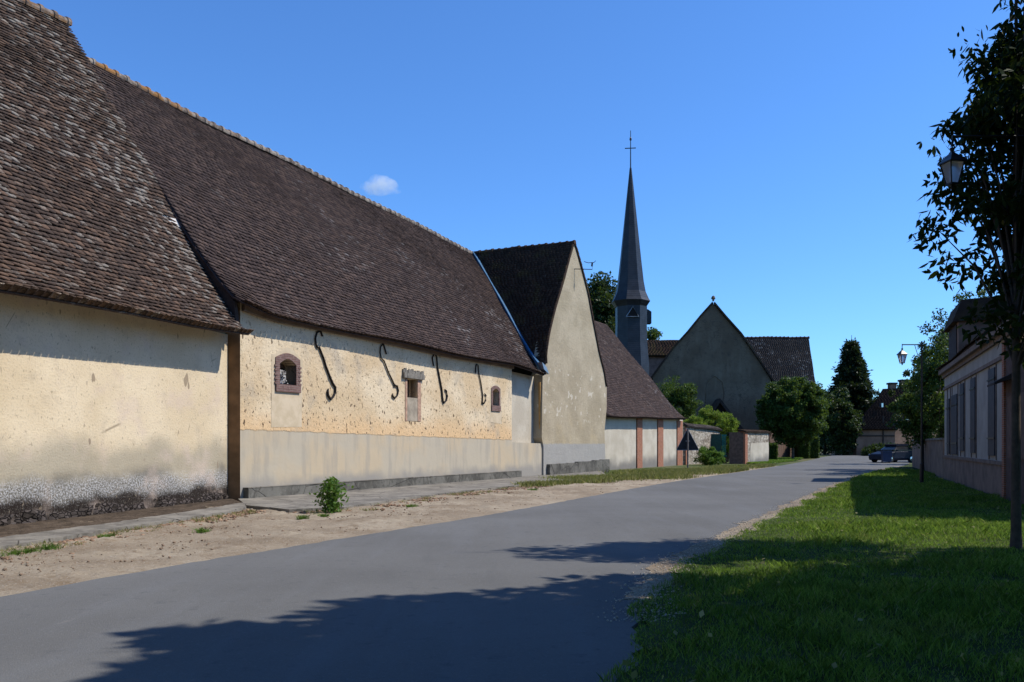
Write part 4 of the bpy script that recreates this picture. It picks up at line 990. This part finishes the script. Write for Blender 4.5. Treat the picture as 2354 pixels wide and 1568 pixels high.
# ================================================================== FAR HOUSE
fh = Frame((0, 118), (1, 118)); Fh = thing('house', 'far brown timbered house with steep dark tiled roof and chimneys', 'house', M=Matrix.Translation(Vector((55, 118, 0))))
wl = [AT(1968, 983, 118), AT(2056, 985, 118)]
MB().prism([Vector((wl[0].x, 118, -.2)), Vector((wl[1].x, 118, -.2)), Vector((wl[1].x, 118, wl[0].z+.3)), Vector((wl[0].x, 118, wl[0].z+.3))], Vector((0, 9, 0))).build('wall', MATS['far_wall'], Fh)
MB().box(fh, wl[0].x+.05, wl[1].x-.02, .02, .08, AT(0, 1003, 118).z, AT(0, 1000, 118).z).box(fh, wl[0].x+3.6, wl[0].x+3.8, .02, .09, 0, 5.5).box(fh, wl[0].x+.8, wl[0].x+1.0, .02, .09, 4.2, 5.6).build('beam', MATS['beam'], Fh)
MB().prism([Vector((wl[1].x+.02, 118, -.2)), Vector((wl[1].x+8, 121, -.2)), Vector((wl[1].x+8, 121, 5)), Vector((wl[1].x+.02, 118, 5))], Vector((0, .4, 0))).build('side_wall', MATS['far_wall'], Fh)
sil = [(1962, 987), (1985, 950), (2010, 922), (2026, 896), (2042, 889), (2100, 889), (2160, 905)]
rt = [AT(x, y, 121) for x, y in sil[3:6]]; 
tiled('roof', polyf([AT(1961, 987, 117.3), AT(1987, 948, 119), AT(2012, 921, 120.5), AT(2028, 894, 122.5)]), polyf([AT(2062, 987, 117.3), AT(2090, 950, 119), AT(2110, 920, 120.5), AT(2120, 889, 122.5)]), MATS['tile_e'], Fh, .35, .4, .04, .05, .02, .25)
for x0, x1, y0, y1 in ((2046, 2060, 879, 900), (2072, 2090, 872, 895)):
    p0, p1 = AT(x0, y0, 122.4), AT(x1, y1, 122.4); ch_ = MB().box(Frame((0, 122.4), (1, 122.4)), p0.x, p1.x, -.9, 0, p1.z-.5, p0.z-.25).build('chimney', MATS['far_wall'], Fh)
    MB().box(Frame((0, 122.4), (1, 122.4)), p0.x-.15, p1.x+.15, -1.0, .1, p0.z-.25, p0.z).build('cap', MATS['beam'], ch_)
for (x, y, w_, h_) in ((2027, 931, 4, 9), (2088, 912, 5, 10)):
    p = AT(x, y, 118.6 if y > 920 else 119.6); fr_ = Frame((0, p.y), (1, p.y)); ww_ = w_*K/F*p.y; hh_ = h_*K/F*p.y
    MB().box(fr_, p.x-ww_/2, p.x+ww_/2, -.6, .1, p.z-hh_/2, p.z+hh_/2).build('roof_window', MATS['sky_glass'], Fh)
# ================================================================== RIGHT HOUSE
Hs = thing('house', 'off white house with grey shutters on the right, in shade', 'house', M=hf.M)
ext = -6.5; LH = (Vector((20.4, 40, 0))-Vector((14.5, 24.9, 0))).length; EH = 4.95
wall('wall', hf, [(ext, -.2), (LH, -.2), (LH, EH), (ext, EH)], [], MATS['house_wall'], Hs, 0, .4)
zl = 1.02; MB().box(hf, 0, LH, .002, .05, -.1, zl-.05).build('base_course', MATS['house_base'], Hs)
MB().box(hf, 0, LH+.02, .002, .09, zl-.05, zl+.06).build('sill_course', MATS['trim'], Hs)
zs_ = hf.sz(2175, 892)[1]; MB().box(hf, 0, LH+.02, .002, .07, zs_-.06, zs_+.06).build('string_course', MATS['trim'], Hs)
MB().box(hf, ext, LH+.1, -.05, .25, EH-.1, EH+.08).box(hf, ext, LH+.1, .002, .10, EH-.25, EH-.1).build('cornice', MATS['trim'], Hs)
MB().box(hf, -.25, .1, .002, .09, -.1, EH-.36).build('brick_pilaster', MATS['brick'], Hs)
def hx(zx): return (2880+zx/2.119)*.7353
def hy(zy): return (900+zy/2.119)*.7353
for (xa, xb, yt, yb) in ((175, 192, 735, 1098), (205, 242, 708, 1102), (262, 288, 625, 1080), (333, 363, 580, 1092), (452, 495, 500, 1110)):
    s0, s1 = hf.sz(hx(xa), 1000)[0], hf.sz(hx(xb), 1000)[0]; s0, s1 = min(s0, s1), max(s0, s1)
    xm = (xa+xb)/2; z0_, z1_ = hf.sz(hx(xm), hy(yb))[1], hf.sz(hx(xm), hy(yt))[1]
    sh = MB().box(hf, s0, s1, .003, .06, max(z0_, zl+.08), min(z1_, 4.0)).build('shutter', MATS['shutter'], Hs)
    for zq in (.18, .82):
        zz_ = z0_+(z1_-z0_)*zq; MB().box(hf, s0-.08, s1+.08, .062, .085, zz_, zz_+.05).build('hinge', MATS['black_metal'], sh)
    for sa in (s0-.10, s1+.02): MB().box(hf, sa, sa+.08, .003, .03, zl+.08, zs_-.08).build('window_surround', MATS['trim'], Hs)
MB().box(hf, hf.sz(2352, 1000)[0]-1.0, hf.sz(2322, 1000)[0], .02, .08, 1.2, 2.95).build('louvred_shutter', MATS['wood_brown'], Hs)
MB().box(hf, ext, -.3, .003, .045, -.1, EH-.4).build('brown_cladding', simple('dark_brown_render', (.10, .06, .045), .9), Hs)
# roof of the house
ra0 = hf.w(ext-.2, .3, EH+.12); ra1 = hf.w(LH+.2, .3, EH+.12); rb0 = hf.w(ext-.2, -3.6, 8.0); rb1 = hf.w(LH-1.2, -3.6, 8.0)
tiled('roof', mk_edge(ra0, rb0, .1), mk_edge(ra1, rb1, .1), MATS['tile_c'], Hs, .2, .26, .03, .035, .03)
MB().prism([hf.w(ext-.2, -8, 4.9), hf.w(LH+.2, -8, 4.9), rb1, rb0], Vector((0, 0, -.15))).build('rear_roof', MATS['tile_c'], Hs)
MB().box(hf, LH-.4, LH-.004, -7.8, -.41, -.2, 4.9).build('side_wall', MATS['house_base'], Hs)
MB().box(hf, ext+.004, ext+.4, -7.8, -.41, -.2, 4.9).build('side_wall', MATS['house_base'], Hs)
# dormer
D0, D1 = LH-.55, LH-4.2; dz0, dz1 = 5.15, 6.9
dm = MB().box(hf, D1, D0, -3.0, -.12, dz0, dz1).build('dormer', MATS['far_wall'], Hs)
MB().prism([hf.w(D0+.15, .12, dz1-.1), hf.w(D0+.15, -3.2, dz1-.1), hf.w(D0+.05, -1.5, dz1+.85), hf.w(D0+.05, -.2, dz1+.80)], -hf.u*(D0-D1+.3)).build('dormer_roof', MATS['tile_c'], dm)
MB().box(hf, D1+.5, D0-.4, -.119, -.08, dz0+.2, dz1-.15).build('dormer_window', MATS['beam'], dm)
# canopy above the door at the near end
s0 = hf.sz(2300, 900)[0]; zc = hf.sz(2295, 898)[1]
MB().prism([hf.w(-.1, .05, zc+.35), hf.w(-.1, .5, zc+.1), hf.w(-.1, .5, zc+.04), hf.w(-.1, .05, zc+.2)], -hf.u*1.3).build('door_canopy', MATS['beam'], Hs)
# yard wall between the lamp and the house
fy = Frame((20.5, 40.3), (27.8, 59), flip=True); Yw = thing('yard_wall', 'low dark boundary wall between the right house and the parked car', 'wall', M=fy.M)
MB().box(fy, .05, 19.5, -.3, 0, -.2, 1.8).build('panel', MATS['house_base'], Yw); MB().box(fy, .05, 19.55, -.36, .06, 1.8, 1.9).build('coping', MATS['slab'], Yw)
# ================================================================== LAMPS
def lantern(c, h, name, mats, root):
    """four sided lantern hanging from c downward, height h"""
    x, y, z = c; k = h/.68
    MB().lathe((x, y, z-.08*k), [(.012*k, .10*k), (.012*k, .06*k), (.04*k, .05*k), (.03*k, .0), (.0205*k, -.02*k)], 10).build('finial', MATS['black_metal'], root)
    MB().lathe((x, y, z-.28*k), [(.215*k, 0), (.215*k, .015*k), (.15*k, .07*k), (.095*k, .13*k), (.05*k, .165*k), (.03*k, .19*k)], 4, R(45+12)).build('lamp_roof', MATS['black_metal'], root)
    MB().lathe((x, y, z-.60*k), [(.085*k, 0), (.165*k, .318*k)], 4, R(45+12)).build('glass', MATS['glass'], root)
    mb = MB()
    for i in range(4):
        a = R(45+12)+i*math.pi/2; mb.tube([(x+.09*k*math.cos(a), y+.09*k*math.sin(a), z-.61*k), (x+.172*k*math.cos(a), y+.172*k*math.sin(a), z-.275*k)], .012*k, 5)
    mb.lathe((x, y, z-.63*k), [(.10*k, 0), (.10*k, .03*k)], 4, R(57)); mb.lathe((x, y, z-.70*k), [(.01*k, 0), (.03*k, .02*k), (.02*k, .045*k), (.05*k, .07*k)], 8)
    mb.build('frame', MATS['black_metal'], root)
lb_ = G(2118, 1112); tz = AT(2118, 784, lb_.y).z; az = AT(2118, 792, lb_.y).z; lx = AT(2073, 792, lb_.y).x
SL = thing('street_lamp', 'black street lamp with hanging lantern on the lawn edge before the white house', 'street lamp', loc=lb_, group='hanging lantern street lamps')
MB().tube([lb_, lb_+Vector((0, 0, .8)), lb_+Vector((0, 0, .85)), Vector((lb_.x, lb_.y, tz))], [.08, .07, .042, .03], 12).build('post', MATS['black_metal'], SL)
mb = MB().tube([(lb_.x, lb_.y, az), (lx, lb_.y, az)], .022, 8); mb.tube([(lx, lb_.y, az+.03), (lx, lb_.y, az-.14)], .015, 6)
mb.tube([(lb_.x, lb_.y, az-.55), (lb_.x-.18, lb_.y, az-.35), (lb_.x-.28, lb_.y, az-.02)], .012, 6); mb.build('arm', MATS['black_metal'], SL)
lantern((lx, lb_.y, az-.12), .68, '', None, SL)
np_ = AT(2188, 336, 12.1); SL2 = thing('street_lamp', 'near street lamp whose lantern hangs among the leaves at upper right', 'street lamp', loc=(8.6, 12.1, 0), group='hanging lantern street lamps')
lantern(np_, .60, '', None, SL2)
MB().tube([(8.6, 12.1, -.1), (8.6, 12.1, .85), (8.6, 12.1, .9), (8.6, 12.1, np_.z+.25)], [.09, .08, .055, .04], 12).build('post', MATS['black_metal'], SL2)
MB().tube([(8.6, 12.1, np_.z+.14), (np_.x, 12.1, np_.z+.14), (np_.x, 12.1, np_.z)], .02, 8).build('arm', MATS['black_metal'], SL2)
# ================================================================== CAR, BIN
car = thing('parked_car', 'dark blue car parked at the right road edge in shade', 'car', M=Matrix.Translation(Vector((33.0, 73.5, 0)))@Matrix.Rotation(R(-152), 4, 'Z'))
CM = PM[car.name]
def cw(pts): return [tuple(CM@Vector(p)) for p in pts]
def car_section(xs):
    """body from cross sections along x: (x, halfwidth, zlow, zbelt, ztop, topw)"""
    v = []; f = []
    for (x, hw, zl, zb, zt, tw_) in xs:
        v += [(x, -hw*.9, zl), (x, -hw, zl+.18), (x, -hw, zb), (x, -tw_, zt-.04), (x, -tw_*.8, zt), (x, tw_*.8, zt), (x, tw_, zt-.04), (x, hw, zb), (x, hw, zl+.18), (x, hw*.9, zl)]
    n = len(xs)
    for i in range(n-1):
        for k in range(10): f.append((i*10+k, i*10+(k+1) % 10, i*10+10+(k+1) % 10, i*10+10+k))
    f += [tuple(range(10)), tuple(range((n-1)*10, n*10))]
    return v, f
v, f = car_section([(2.12, .70, .30, .55, .66, .66), (2.02, .84, .22, .62, .76, .76), (1.2, .88, .20, .84, .95, .78), (.85, .89, .20, .90, 1.0, .76), (-1.75, .88, .20, .93, 1.02, .76), (-2.02, .84, .24, .90, 1.0, .76), (-2.1, .76, .32, .80, .9, .7)])
cb = MB().add(cw(v), f).build('body', MATS['car_paint'], car, smooth=False)
v, f = car_section([(.95, .80, .93, .95, .99, .74), (.30, .78, .93, 1.0, 1.38, .60), (-.2, .78, .93, 1.0, 1.44, .60), (-1.3, .78, .93, 1.0, 1.42, .60), (-1.95, .78, .93, .97, 1.08, .70)])
MB().add(cw(v), f).build('windows', MATS['car_glass'], car)
v, f = car_section([(.28, .60, 1.385, 1.39, 1.41, .58), (-.2, .62, 1.44, 1.45, 1.48, .60), (-1.35, .62, 1.42, 1.43, 1.455, .60)])
MB().add(cw(v), f).build('roof_panel', MATS['car_paint'], car)
for sx_ in (1.32, -1.30):
    for sy_ in (-1, 1):
        c_ = Vector((sx_, sy_*.80, .32)); mb = MB(); v = []; f = []
        for j, (rr_, yy_) in enumerate([(.2, -.1), (.32, -.1), (.33, 0), (.32, .1), (.2, .1)]):
            for k in range(18): v.append((c_.x+rr_*math.cos(k*math.pi/9), c_.y+yy_, c_.z+rr_*math.sin(k*math.pi/9)))
        for j in range(4):
            for k in range(18): f.append((j*18+k, j*18+(k+1) % 18, j*18+18+(k+1) % 18, j*18+18+k))
        wh = MB().add(cw(v), f).build('wheel', MATS['tyre'], car)
        v = [(c_.x+.205*math.cos(k*math.pi/9), c_.y+sy_*.085, c_.z+.205*math.sin(k*math.pi/9)) for k in range(18)]
        MB().add(cw(v)+cw([(c_.x, c_.y+sy_*.11, c_.z)]), [(k, (k+1) % 18, 18) for k in range(18)]).build('rim', MATS['chrome'], wh)
for sy_ in (-1, 1):
    MB().add(cw([(2.06, sy_*.45, .60), (2.06, sy_*.8, .60), (1.98, sy_*.84, .74), (2.04, sy_*.45, .72), (1.8, sy_*.85, .76)]), [(0, 1, 2, 3), (1, 4, 2)]).build('headlight', MATS['chrome'], car)
    MB().add(cw([(.75, sy_*.9, 1.0), (.75, sy_*1.05, 1.0), (.75, sy_*1.05, 1.12), (.75, sy_*.9, 1.12), (.65, sy_*.9, 1.0), (.65, sy_*1.05, 1.0), (.65, sy_*1.05, 1.12), (.65, sy_*.9, 1.12)]), [(0, 1, 2, 3), (4, 7, 6, 5), (0, 4, 5, 1), (1, 5, 6, 2), (2, 6, 7, 3), (3, 7, 4, 0)]).build('mirror', MATS['car_paint'], car)
bn = thing('recycling_bin', 'dark blue bin standing in front of the parked car', 'bin', loc=(31.4, 71.0, 0)); fbn = Frame((31.05, 71.0), (31.85, 70.9))
v = [fbn.w(a, o, z) for z, e in ((.12, .04), (.95, 0)) for a, o in ((e, -.6+e), (.75-e, -.6+e), (.75-e, -e), (e, -e))]
MB().add(v, [(0, 1, 2, 3), (4, 5, 6, 7), (0, 1, 5, 4), (1, 2, 6, 5), (2, 3, 7, 6), (3, 0, 4, 7)]).build('body', MATS['bin_blue'], bn)
MB().prism([fbn.w(-.03, -.65, .955), fbn.w(.78, -.65, .955), fbn.w(.78, .06, .955), fbn.w(-.03, .06, .955)], Vector((0, 0, .07))).build('lid', MATS['bin_blue'], bn)
for a in (.08, .67): MB().tube([fbn.w(a-.03, -.5, .1), fbn.w(a+.03, -.5, .1)], .1, 12).build('wheel', MATS['tyre'], bn)
# ================================================================== PLANTS
def P2(x, Y): return AT(x, 1020, Y).x
# tall weed by the pavement
wp = G(762, 1180, .02); wd_ = thing('weed', 'tall leafy green weed growing at the edge of the pavement slab', 'weed', loc=wp)
C = []
for k in range(40):
    t = k/40; C.append(RNG.normal(size=(24, 3))*npv((.04+.13*math.sin(math.pi*min(1, t*1.1))**.7, .12, .05))+npv((wp.x+.06*math.sin(k*1.9), wp.y+.05*math.cos(k*2.3), .06+t*.72)))
C = np.concatenate(C); C = C[C[:, 2] > .05]; V, Fq, A_ = leaf_geo(C, .085, .1, True, .5); obj('leaves', V, Fq, MATS['leaf_weed'], wd_, attr=A_)
mb = MB()
for k in range(7): a = k*.9; mb.tube([wp, wp+Vector((.08*math.cos(a), .08*math.sin(a), .4)), wp+Vector((.13*math.cos(a), .1*math.sin(a), .6+.03*k))], [.012, .009, .004], 5)
mb.build('stem', MATS['leaf_mid'], wd_)
# near tree at the right
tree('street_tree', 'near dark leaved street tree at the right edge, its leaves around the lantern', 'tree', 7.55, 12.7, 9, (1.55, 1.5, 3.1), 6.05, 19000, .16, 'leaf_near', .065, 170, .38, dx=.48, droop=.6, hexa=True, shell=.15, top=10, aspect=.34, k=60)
# out-of-frame trees that shade the road and the lawn
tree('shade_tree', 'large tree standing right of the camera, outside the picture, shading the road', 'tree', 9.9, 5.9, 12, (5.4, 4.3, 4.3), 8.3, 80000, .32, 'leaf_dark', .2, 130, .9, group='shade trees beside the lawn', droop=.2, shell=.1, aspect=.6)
tree('shade_tree', 'second large tree added behind the camera to block sky light on the lawn, outside the picture', 'tree', 5.5, -2.5, 12, (6.2, 4.0, 3.6), 8.4, 45000, .30, 'leaf_dark', .2, 130, 1.1, group='shade trees beside the lawn', droop=.2, shell=.1, aspect=.6)  # unseen tree, added to cut sky light around the camera
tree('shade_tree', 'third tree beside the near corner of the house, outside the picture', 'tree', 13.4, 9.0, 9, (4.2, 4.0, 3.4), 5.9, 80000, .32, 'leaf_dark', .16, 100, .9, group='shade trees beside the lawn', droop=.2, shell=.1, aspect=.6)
for x__, y__ in ((-7, -9), (-17, -4), (0, -13), (13, -9)):  # unseen trees added to block the sky light from behind
    tree('shade_tree', 'big tree added behind the camera to block sky light, outside the picture', 'tree', x__, y__, 14, (6.5, 5.0, 5.0), 8.5, 26000, .5, 'leaf_dark', .2, 110, 1.5, group='added sky-blocking trees behind the camera', droop=.2, shell=.1, aspect=.7)
for x__, y__, lab__ in ((2.5, -3.0, 'added tree whose canopy blocks sky light over the camera, outside the picture'), (-6.5, -3.2, 'added tree over the road behind the camera, blocking sky light, outside the picture')):  # overhead canopies added to keep sky light off the shaded road
    tree('shade_tree', lab__, 'tree', x__, y__, 12, (6.0, 5.2, 2.4), 10.0, 42000, .36, 'leaf_dark', .2, 130, 1.2, group='added canopies blocking sky light above the camera', droop=.2, shell=.05, aspect=.7)
# mid tree beside the church
x_ = P2(1822, 86)
t_ = tree('lime_tree', 'round clipped green tree before the church nave, right of the pale wall block', 'tree', x_, 86, 8, (3.35, 3.2, 3.2), 4.9, 60000, .22, 'leaf_mid', .13, 520, .42, shell=.72, droop=.1, k=24, aspect=.6)
# tree behind the spire etc
tree('tree', 'dark tree crown left of the spire behind the gabled barn', 'tree', P2(1375, 112), 112, 22, (3.5, 4, 7.0), 16.5, 40000, .42, 'leaf_dark', .4, 180, 1.3, aspect=.6, shell=.3)
tree('tree', 'small crown showing just right of the slate tower', 'tree', P2(1496, 120), 120, 16, (1.5, 2, 3.5), 14.6, 3500, .35, 'leaf_mid', .3, 30, .7, aspect=.6)
tree('conifer_stub', None, None, 0, -60, 3, (1, 1, 1), 2, 10, .1, 'needle', .1, 3, .2) if False else None
# conifer
def conifer(x, y, z0, z1, rb, n, label):
    t = thing('conifer', label, 'tree', loc=(x, y, 0)); C = []; O = []
    L = 26
    for k in range(L):
        f_ = k/L; z = z0+(z1-z0)*f_; rr_ = rb*(1-f_)**.75*random.uniform(.75, 1.15)+.15; nb = 9
        for j in range(nb):
            a = random.random()*6.28; m_ = int(n/(L*nb)*(1.6-f_)); r_ = RNG.random(m_)**.6*rr_*random.uniform(.7, 1.15)
            c = np.stack([x+np.cos(a)*r_+RNG.normal(size=m_)*.22, y+np.sin(a)*r_+RNG.normal(size=m_)*.22, z-r_*.22+.12*r_**2/rb+RNG.normal(size=m_)*.22], 1); C.append(c)
            O.append(np.tile(npv((math.cos(a), math.sin(a), .2)), (m_, 1)))
    C = np.concatenate(C); V, Fq, A_ = leaf_geo(C, .5, .2, aspect=.35, outd=np.concatenate(O)); obj('crown', V, Fq, MATS['needle'], t, attr=A_)
    MB().tube([(x, y, -.1), (x, y, z1*.5), (x, y, z1+1)], [.35, .25, .03], 8).build('trunk', MATS['bark'], t); return t
cY = 128; conifer(P2(1957, cY), cY, 5.0, AT(0, 785, cY).z, 4.9, 42000, 'tall dark spruce beyond the round tree, before the far house')
GB = 'trees closing the view at the bend'
for (x, Y, rx, ztop, zc_, n, m_, lab) in [
    (1922, 122, 3.4, 10.2, 5.6, 12000, 'leaf_dark', 'dark bushy tree directly below and left of the spruce'),
    (1940, 119, 2.2, 8.4, 4.2, 12000, 'leaf_dark', 'dark green tree just left of the far house roof'),
    (1895, 130, 3.0, 8.0, 4.0, 7000, 'leaf_dark', 'dark tree at the bend behind the box hedge'),
    (1925, 140, 4.5, 6.0, 3.0, 8000, 'leaf_dark', 'dark shrubby tree closing the road bend'),
    (2180, 150, 6, 16, 9, 9000, 'leaf_mid', 'tree showing behind the far house chimneys')]:
    tree('tree', lab, 'tree', P2(x, Y), Y, ztop, (rx, rx, (ztop-zc_)), zc_, n, .34, m_, .2, 70, .8, group=GB, aspect=.6, shell=.4)
# shrubs across the bend
for k, (x, Y, lab) in enumerate([(1905, 148, 'low dark shrub leftmost in the row across the road bend'), (1955, 144, 'dark shrub second from the left across the road bend'), (2000, 132, 'dark shrub below the far house wall at left'), (2030, 113, 'dark shrub just left of the parked car')]):
    bush('shrub', lab, 'shrub', P2(x, Y), Y, (5.0 if k < 3 else 2.6, 2.5, (4.2, 3.8, 1.9, .8)[k]), 12000, .34, 'leaf_dark', 40, .6, group='shrubs across the bend')
# trees along the right side beyond the house
tree('tree', 'tree hidden behind the white house that shades the parked car', 'tree', 41, 73.5, 8, (3.6, 3.4, 3.4), 4.6, 14000, .4, 'leaf_dark', .2, 60, .9, aspect=.6)
for (x, Y, rx, ztop, zc_, n, m_, lab) in [
    (2120, 49, 1.75, 5.4, 3.5, 12000, 'leaf_mid', 'bushy green tree above the yard wall behind the lamp post'),
    (2160, 46, 1.3, 7.6, 4.6, 9000, 'leaf_mid', 'taller green tree against the far corner of the white house'),
    (2178, 52, 1.9, 9.6, 6.6, 6000, 'leaf_dark', 'loose dark tree rising behind the white house dormer'),
    (2136, 66, 2.8, 8.2, 5.0, 12000, 'leaf_dark', 'dark tree right of the parked car, shading it')]:
    tree('tree', lab, 'tree', P2(x, Y), Y, ztop, (rx, rx, (ztop-zc_)), zc_, n, .17, m_, .09, 70, .42, group='garden trees behind the yard wall', aspect=.55, shell=.35)
tree('tree', 'airy tree top standing above the dormer of the white house', 'tree', P2(2248, 44), 44, 10, (1.6, 1.5, 2.2), 7.6, 3500, .16, 'leaf_mid', .08, 60, .35, aspect=.55)
# bushes near the church
bush('shrub', 'big rounded dark green shrub rising behind the outbuilding roof edge', 'shrub', P2(1553, 82), 82, (2.1, 2.1, 2.6), 22000, .20, 'leaf_mid', 160, .5, cz=5.3)
for (x, Y, rx, rz_, cz_, lab) in [(1598, 75.5, 1.15, .75, 3.3, 'low lime green bush peeping over the rubble wall coping'), (1648, 77, 1.35, 1.5, 3.4, 'yellow green shrub above the right end of the rubble wall'), (1672, 75.5, 1.1, 1.9, 2.6, 'yellow green shrub filling the gap beside the green gate'), (1622, 77.5, .7, 1.0, 4.0, 'upright lime green sprig behind the rubble wall')]:
    bush('shrub', lab, 'shrub', P2(x, Y), Y, (rx, .9, rz_), 5500, .14, 'leaf_lime', 60, .28, cz=cz_, group='lime green shrubs round the gate')
bp = G(1607, 1066); bush('shrub', 'fresh green shrub at the foot of the rubble wall behind the sign', 'shrub', bp.x, 64.5, (1.0, .8, .85), 6000, .14, 'leaf_weed', 50, .25, group='lime green shrubs round the gate')
# hedges
def hedge(x0, x1, Y, z1, d, lab, n=7000):
    a, b = P2(x0, Y), P2(x1, Y); t = thing('hedge', lab, 'hedge', loc=((a+b)/2, Y, 0), group='clipped box hedges')
    w_ = b-a; pts = []
    for _ in range(n):
        f_ = random.random(); u_, v_ = random.random(), random.random()
        if f_ < .4: p = (a+u_*w_, Y, v_*z1)
        elif f_ < .75: p = (a+u_*w_, Y+v_*d, z1)
        else: p = (a+(w_ if f_ > .85 else 0), Y+u_*d, v_*z1)
        pts.append(p)
    C = np.array(pts)+RNG.normal(size=(n, 3))*.04; V, Fq, A_ = leaf_geo(C, .12, 0, aspect=.6); obj('foliage', V, Fq, MATS['leaf_mid'], t, attr=A_)
    MB().box(Frame((a, Y), (b, Y)), .08, w_-.08, -d+.08, -.08, 0, z1-.08).build('inner_mass', MATS['leaf_dark'], t)
hedge(1766, 1786, 80, 1.55, 2.0, 'small clipped hedge next to the pale wall block')
hedge(1836, 1860, 92, 2.2, 2.5, 'clipped box hedge beneath the round tree')
hedge(1862, 1882, 94, 2.3, 3.0, 'clipped box hedge at the roadside end of the row')
# board fence under the tree
ff = Frame((P2(1768, 90), 90), (P2(1840, 97), 97)); Ff = thing('board_fence', 'dark brown board fence in the shade under the round tree', 'fence', M=ff.M); Lf_ = 9.0; mb = MB()
for k in range(44): mb.box(ff, k*.2, k*.2+.185, -.02, .015+random.uniform(0, .012), .05, 2.9+random.uniform(-.03, .03))
mb.build('board', MATS['wood_brown'], Ff)
MB().box(ff, 0, 8.8, -.09, -.021, .4, .5).box(ff, 0, 8.8, -.09, -.021, 2.2, 2.3).build('rail', MATS['wood_brown'], Ff)
for i, (x, Y) in enumerate([(1755, 82), (1800, 84), (1852, 85), (1862, 89)]):
    p = P2(x, Y)
# ================================================================== CLOUD
cc_ = AT(872, 425, 1500); bm = bmesh.new()
for (dx, dy, r_) in [(0, 0, 17), (-14, -3, 13), (14, -3, 14), (-4, 8, 11), (24, -9, 9), (-24, -4, 8), (7, 5, 10), (32, -11, 5)]:
    mt = Matrix.Translation(Vector((dx*1.0, random.uniform(-6, 6), dy)))@Matrix.Diagonal((r_*1.15, r_, r_*.85, 1)); bmesh.ops.create_icosphere(bm, subdivisions=3, radius=1.25, matrix=mt)
me = bpy.data.meshes.new('cloud'); bm.to_mesh(me); bm.free(); cl = bpy.data.objects.new('cloud', me); COL.objects.link(cl); cl.location = cc_; tag(cl, kind='structure')
rm = cl.modifiers.new('r', 'REMESH'); rm.mode = 'VOXEL'; rm.voxel_size = 2.0
s = NT('cloud_volume'); s.t.nodes.remove(s.out); s.out = s.n('ShaderNodeOutputMaterial'); pv_ = s.n('ShaderNodeVolumePrincipled'); pv_.inputs['Color'].default_value = (1, 1, 1, 1); pv_.inputs['Anisotropy'].default_value = .2
grad = s.n('ShaderNodeVectorMath', operation='LENGTH'); s.t.links.new(s.map((1/42, 1/26, 1/24)), grad.inputs[0])
dn = s.math('MULTIPLY', s.step(s.math('SUBTRACT', s.noise(.055, 6, .65), s.math('MULTIPLY', grad.outputs[1], .30)), .16, .50), .035)
s.set(pv_.inputs['Density'], dn); s.t.links.new(pv_.outputs[0], s.out.inputs['Volume']); me.materials.append(s.m)
# ================================================================== LIGHT, SKY, CAMERA
EL, AZ = R(50), R(2)             # sun due right, a touch ahead
sd = Vector((math.cos(AZ)*math.cos(EL), math.sin(AZ)*math.cos(EL), math.sin(EL)))
sun = bpy.data.lights.new('sun', 'SUN'); sun.energy = 5.0; sun.angle = R(.5); sun.color = (1.0, .95, .87)
so = bpy.data.objects.new('sun', sun); COL.objects.link(so); so.rotation_euler = (-sd).to_track_quat('-Z', 'Y').to_euler(); so.location = (20, 0, 30)
W = bpy.data.worlds.new('World'); S.world = W; W.use_nodes = True; nt = W.node_tree; nt.nodes.clear()
sk = nt.nodes.new('ShaderNodeTexSky'); sk.sky_type = 'NISHITA'; sk.sun_disc = False; sk.sun_elevation = EL; sk.sun_rotation = math.pi/2-AZ
sk.air_density = 1.0; sk.dust_density = .2; sk.ozone_density = 4.0; sk.altitude = 0
bg = nt.nodes.new('ShaderNodeBackground'); bg.inputs[1].default_value = .105
wo = nt.nodes.new('ShaderNodeOutputWorld'); tn = nt.nodes.new('ShaderNodeMix'); tn.data_type = 'RGBA'; tn.blend_type = 'MULTIPLY'; tn.inputs[0].default_value = 1; tn.inputs[7].default_value = (.84, 1.37, 1.98, 1); nt.links.new(sk.outputs[0], tn.inputs[6]); nt.links.new(tn.outputs[2], bg.inputs[0]); nt.links.new(bg.outputs[0], wo.inputs[0])
cam = bpy.data.cameras.new('camera'); co_ = bpy.data.objects.new('camera', cam); COL.objects.link(co_); S.camera = co_
co_.location = (0, 0, EYE); co_.rotation_euler = (R(90), 0, 0); cam.sensor_width = 36; cam.lens = 36*F/1024; cam.shift_y = (CY-341)/1024; cam.clip_end = 8000; cam.clip_start = .05
S.view_settings.view_transform = 'Standard'; S.view_settings.look = 'None'; S.view_settings.exposure = 0.0; S.view_settings.gamma = 1
S.cycles.max_bounces = 6; S.cycles.diffuse_bounces = 1; S.cycles.transparent_max_bounces = 4; S.cycles.volume_bounces = 2
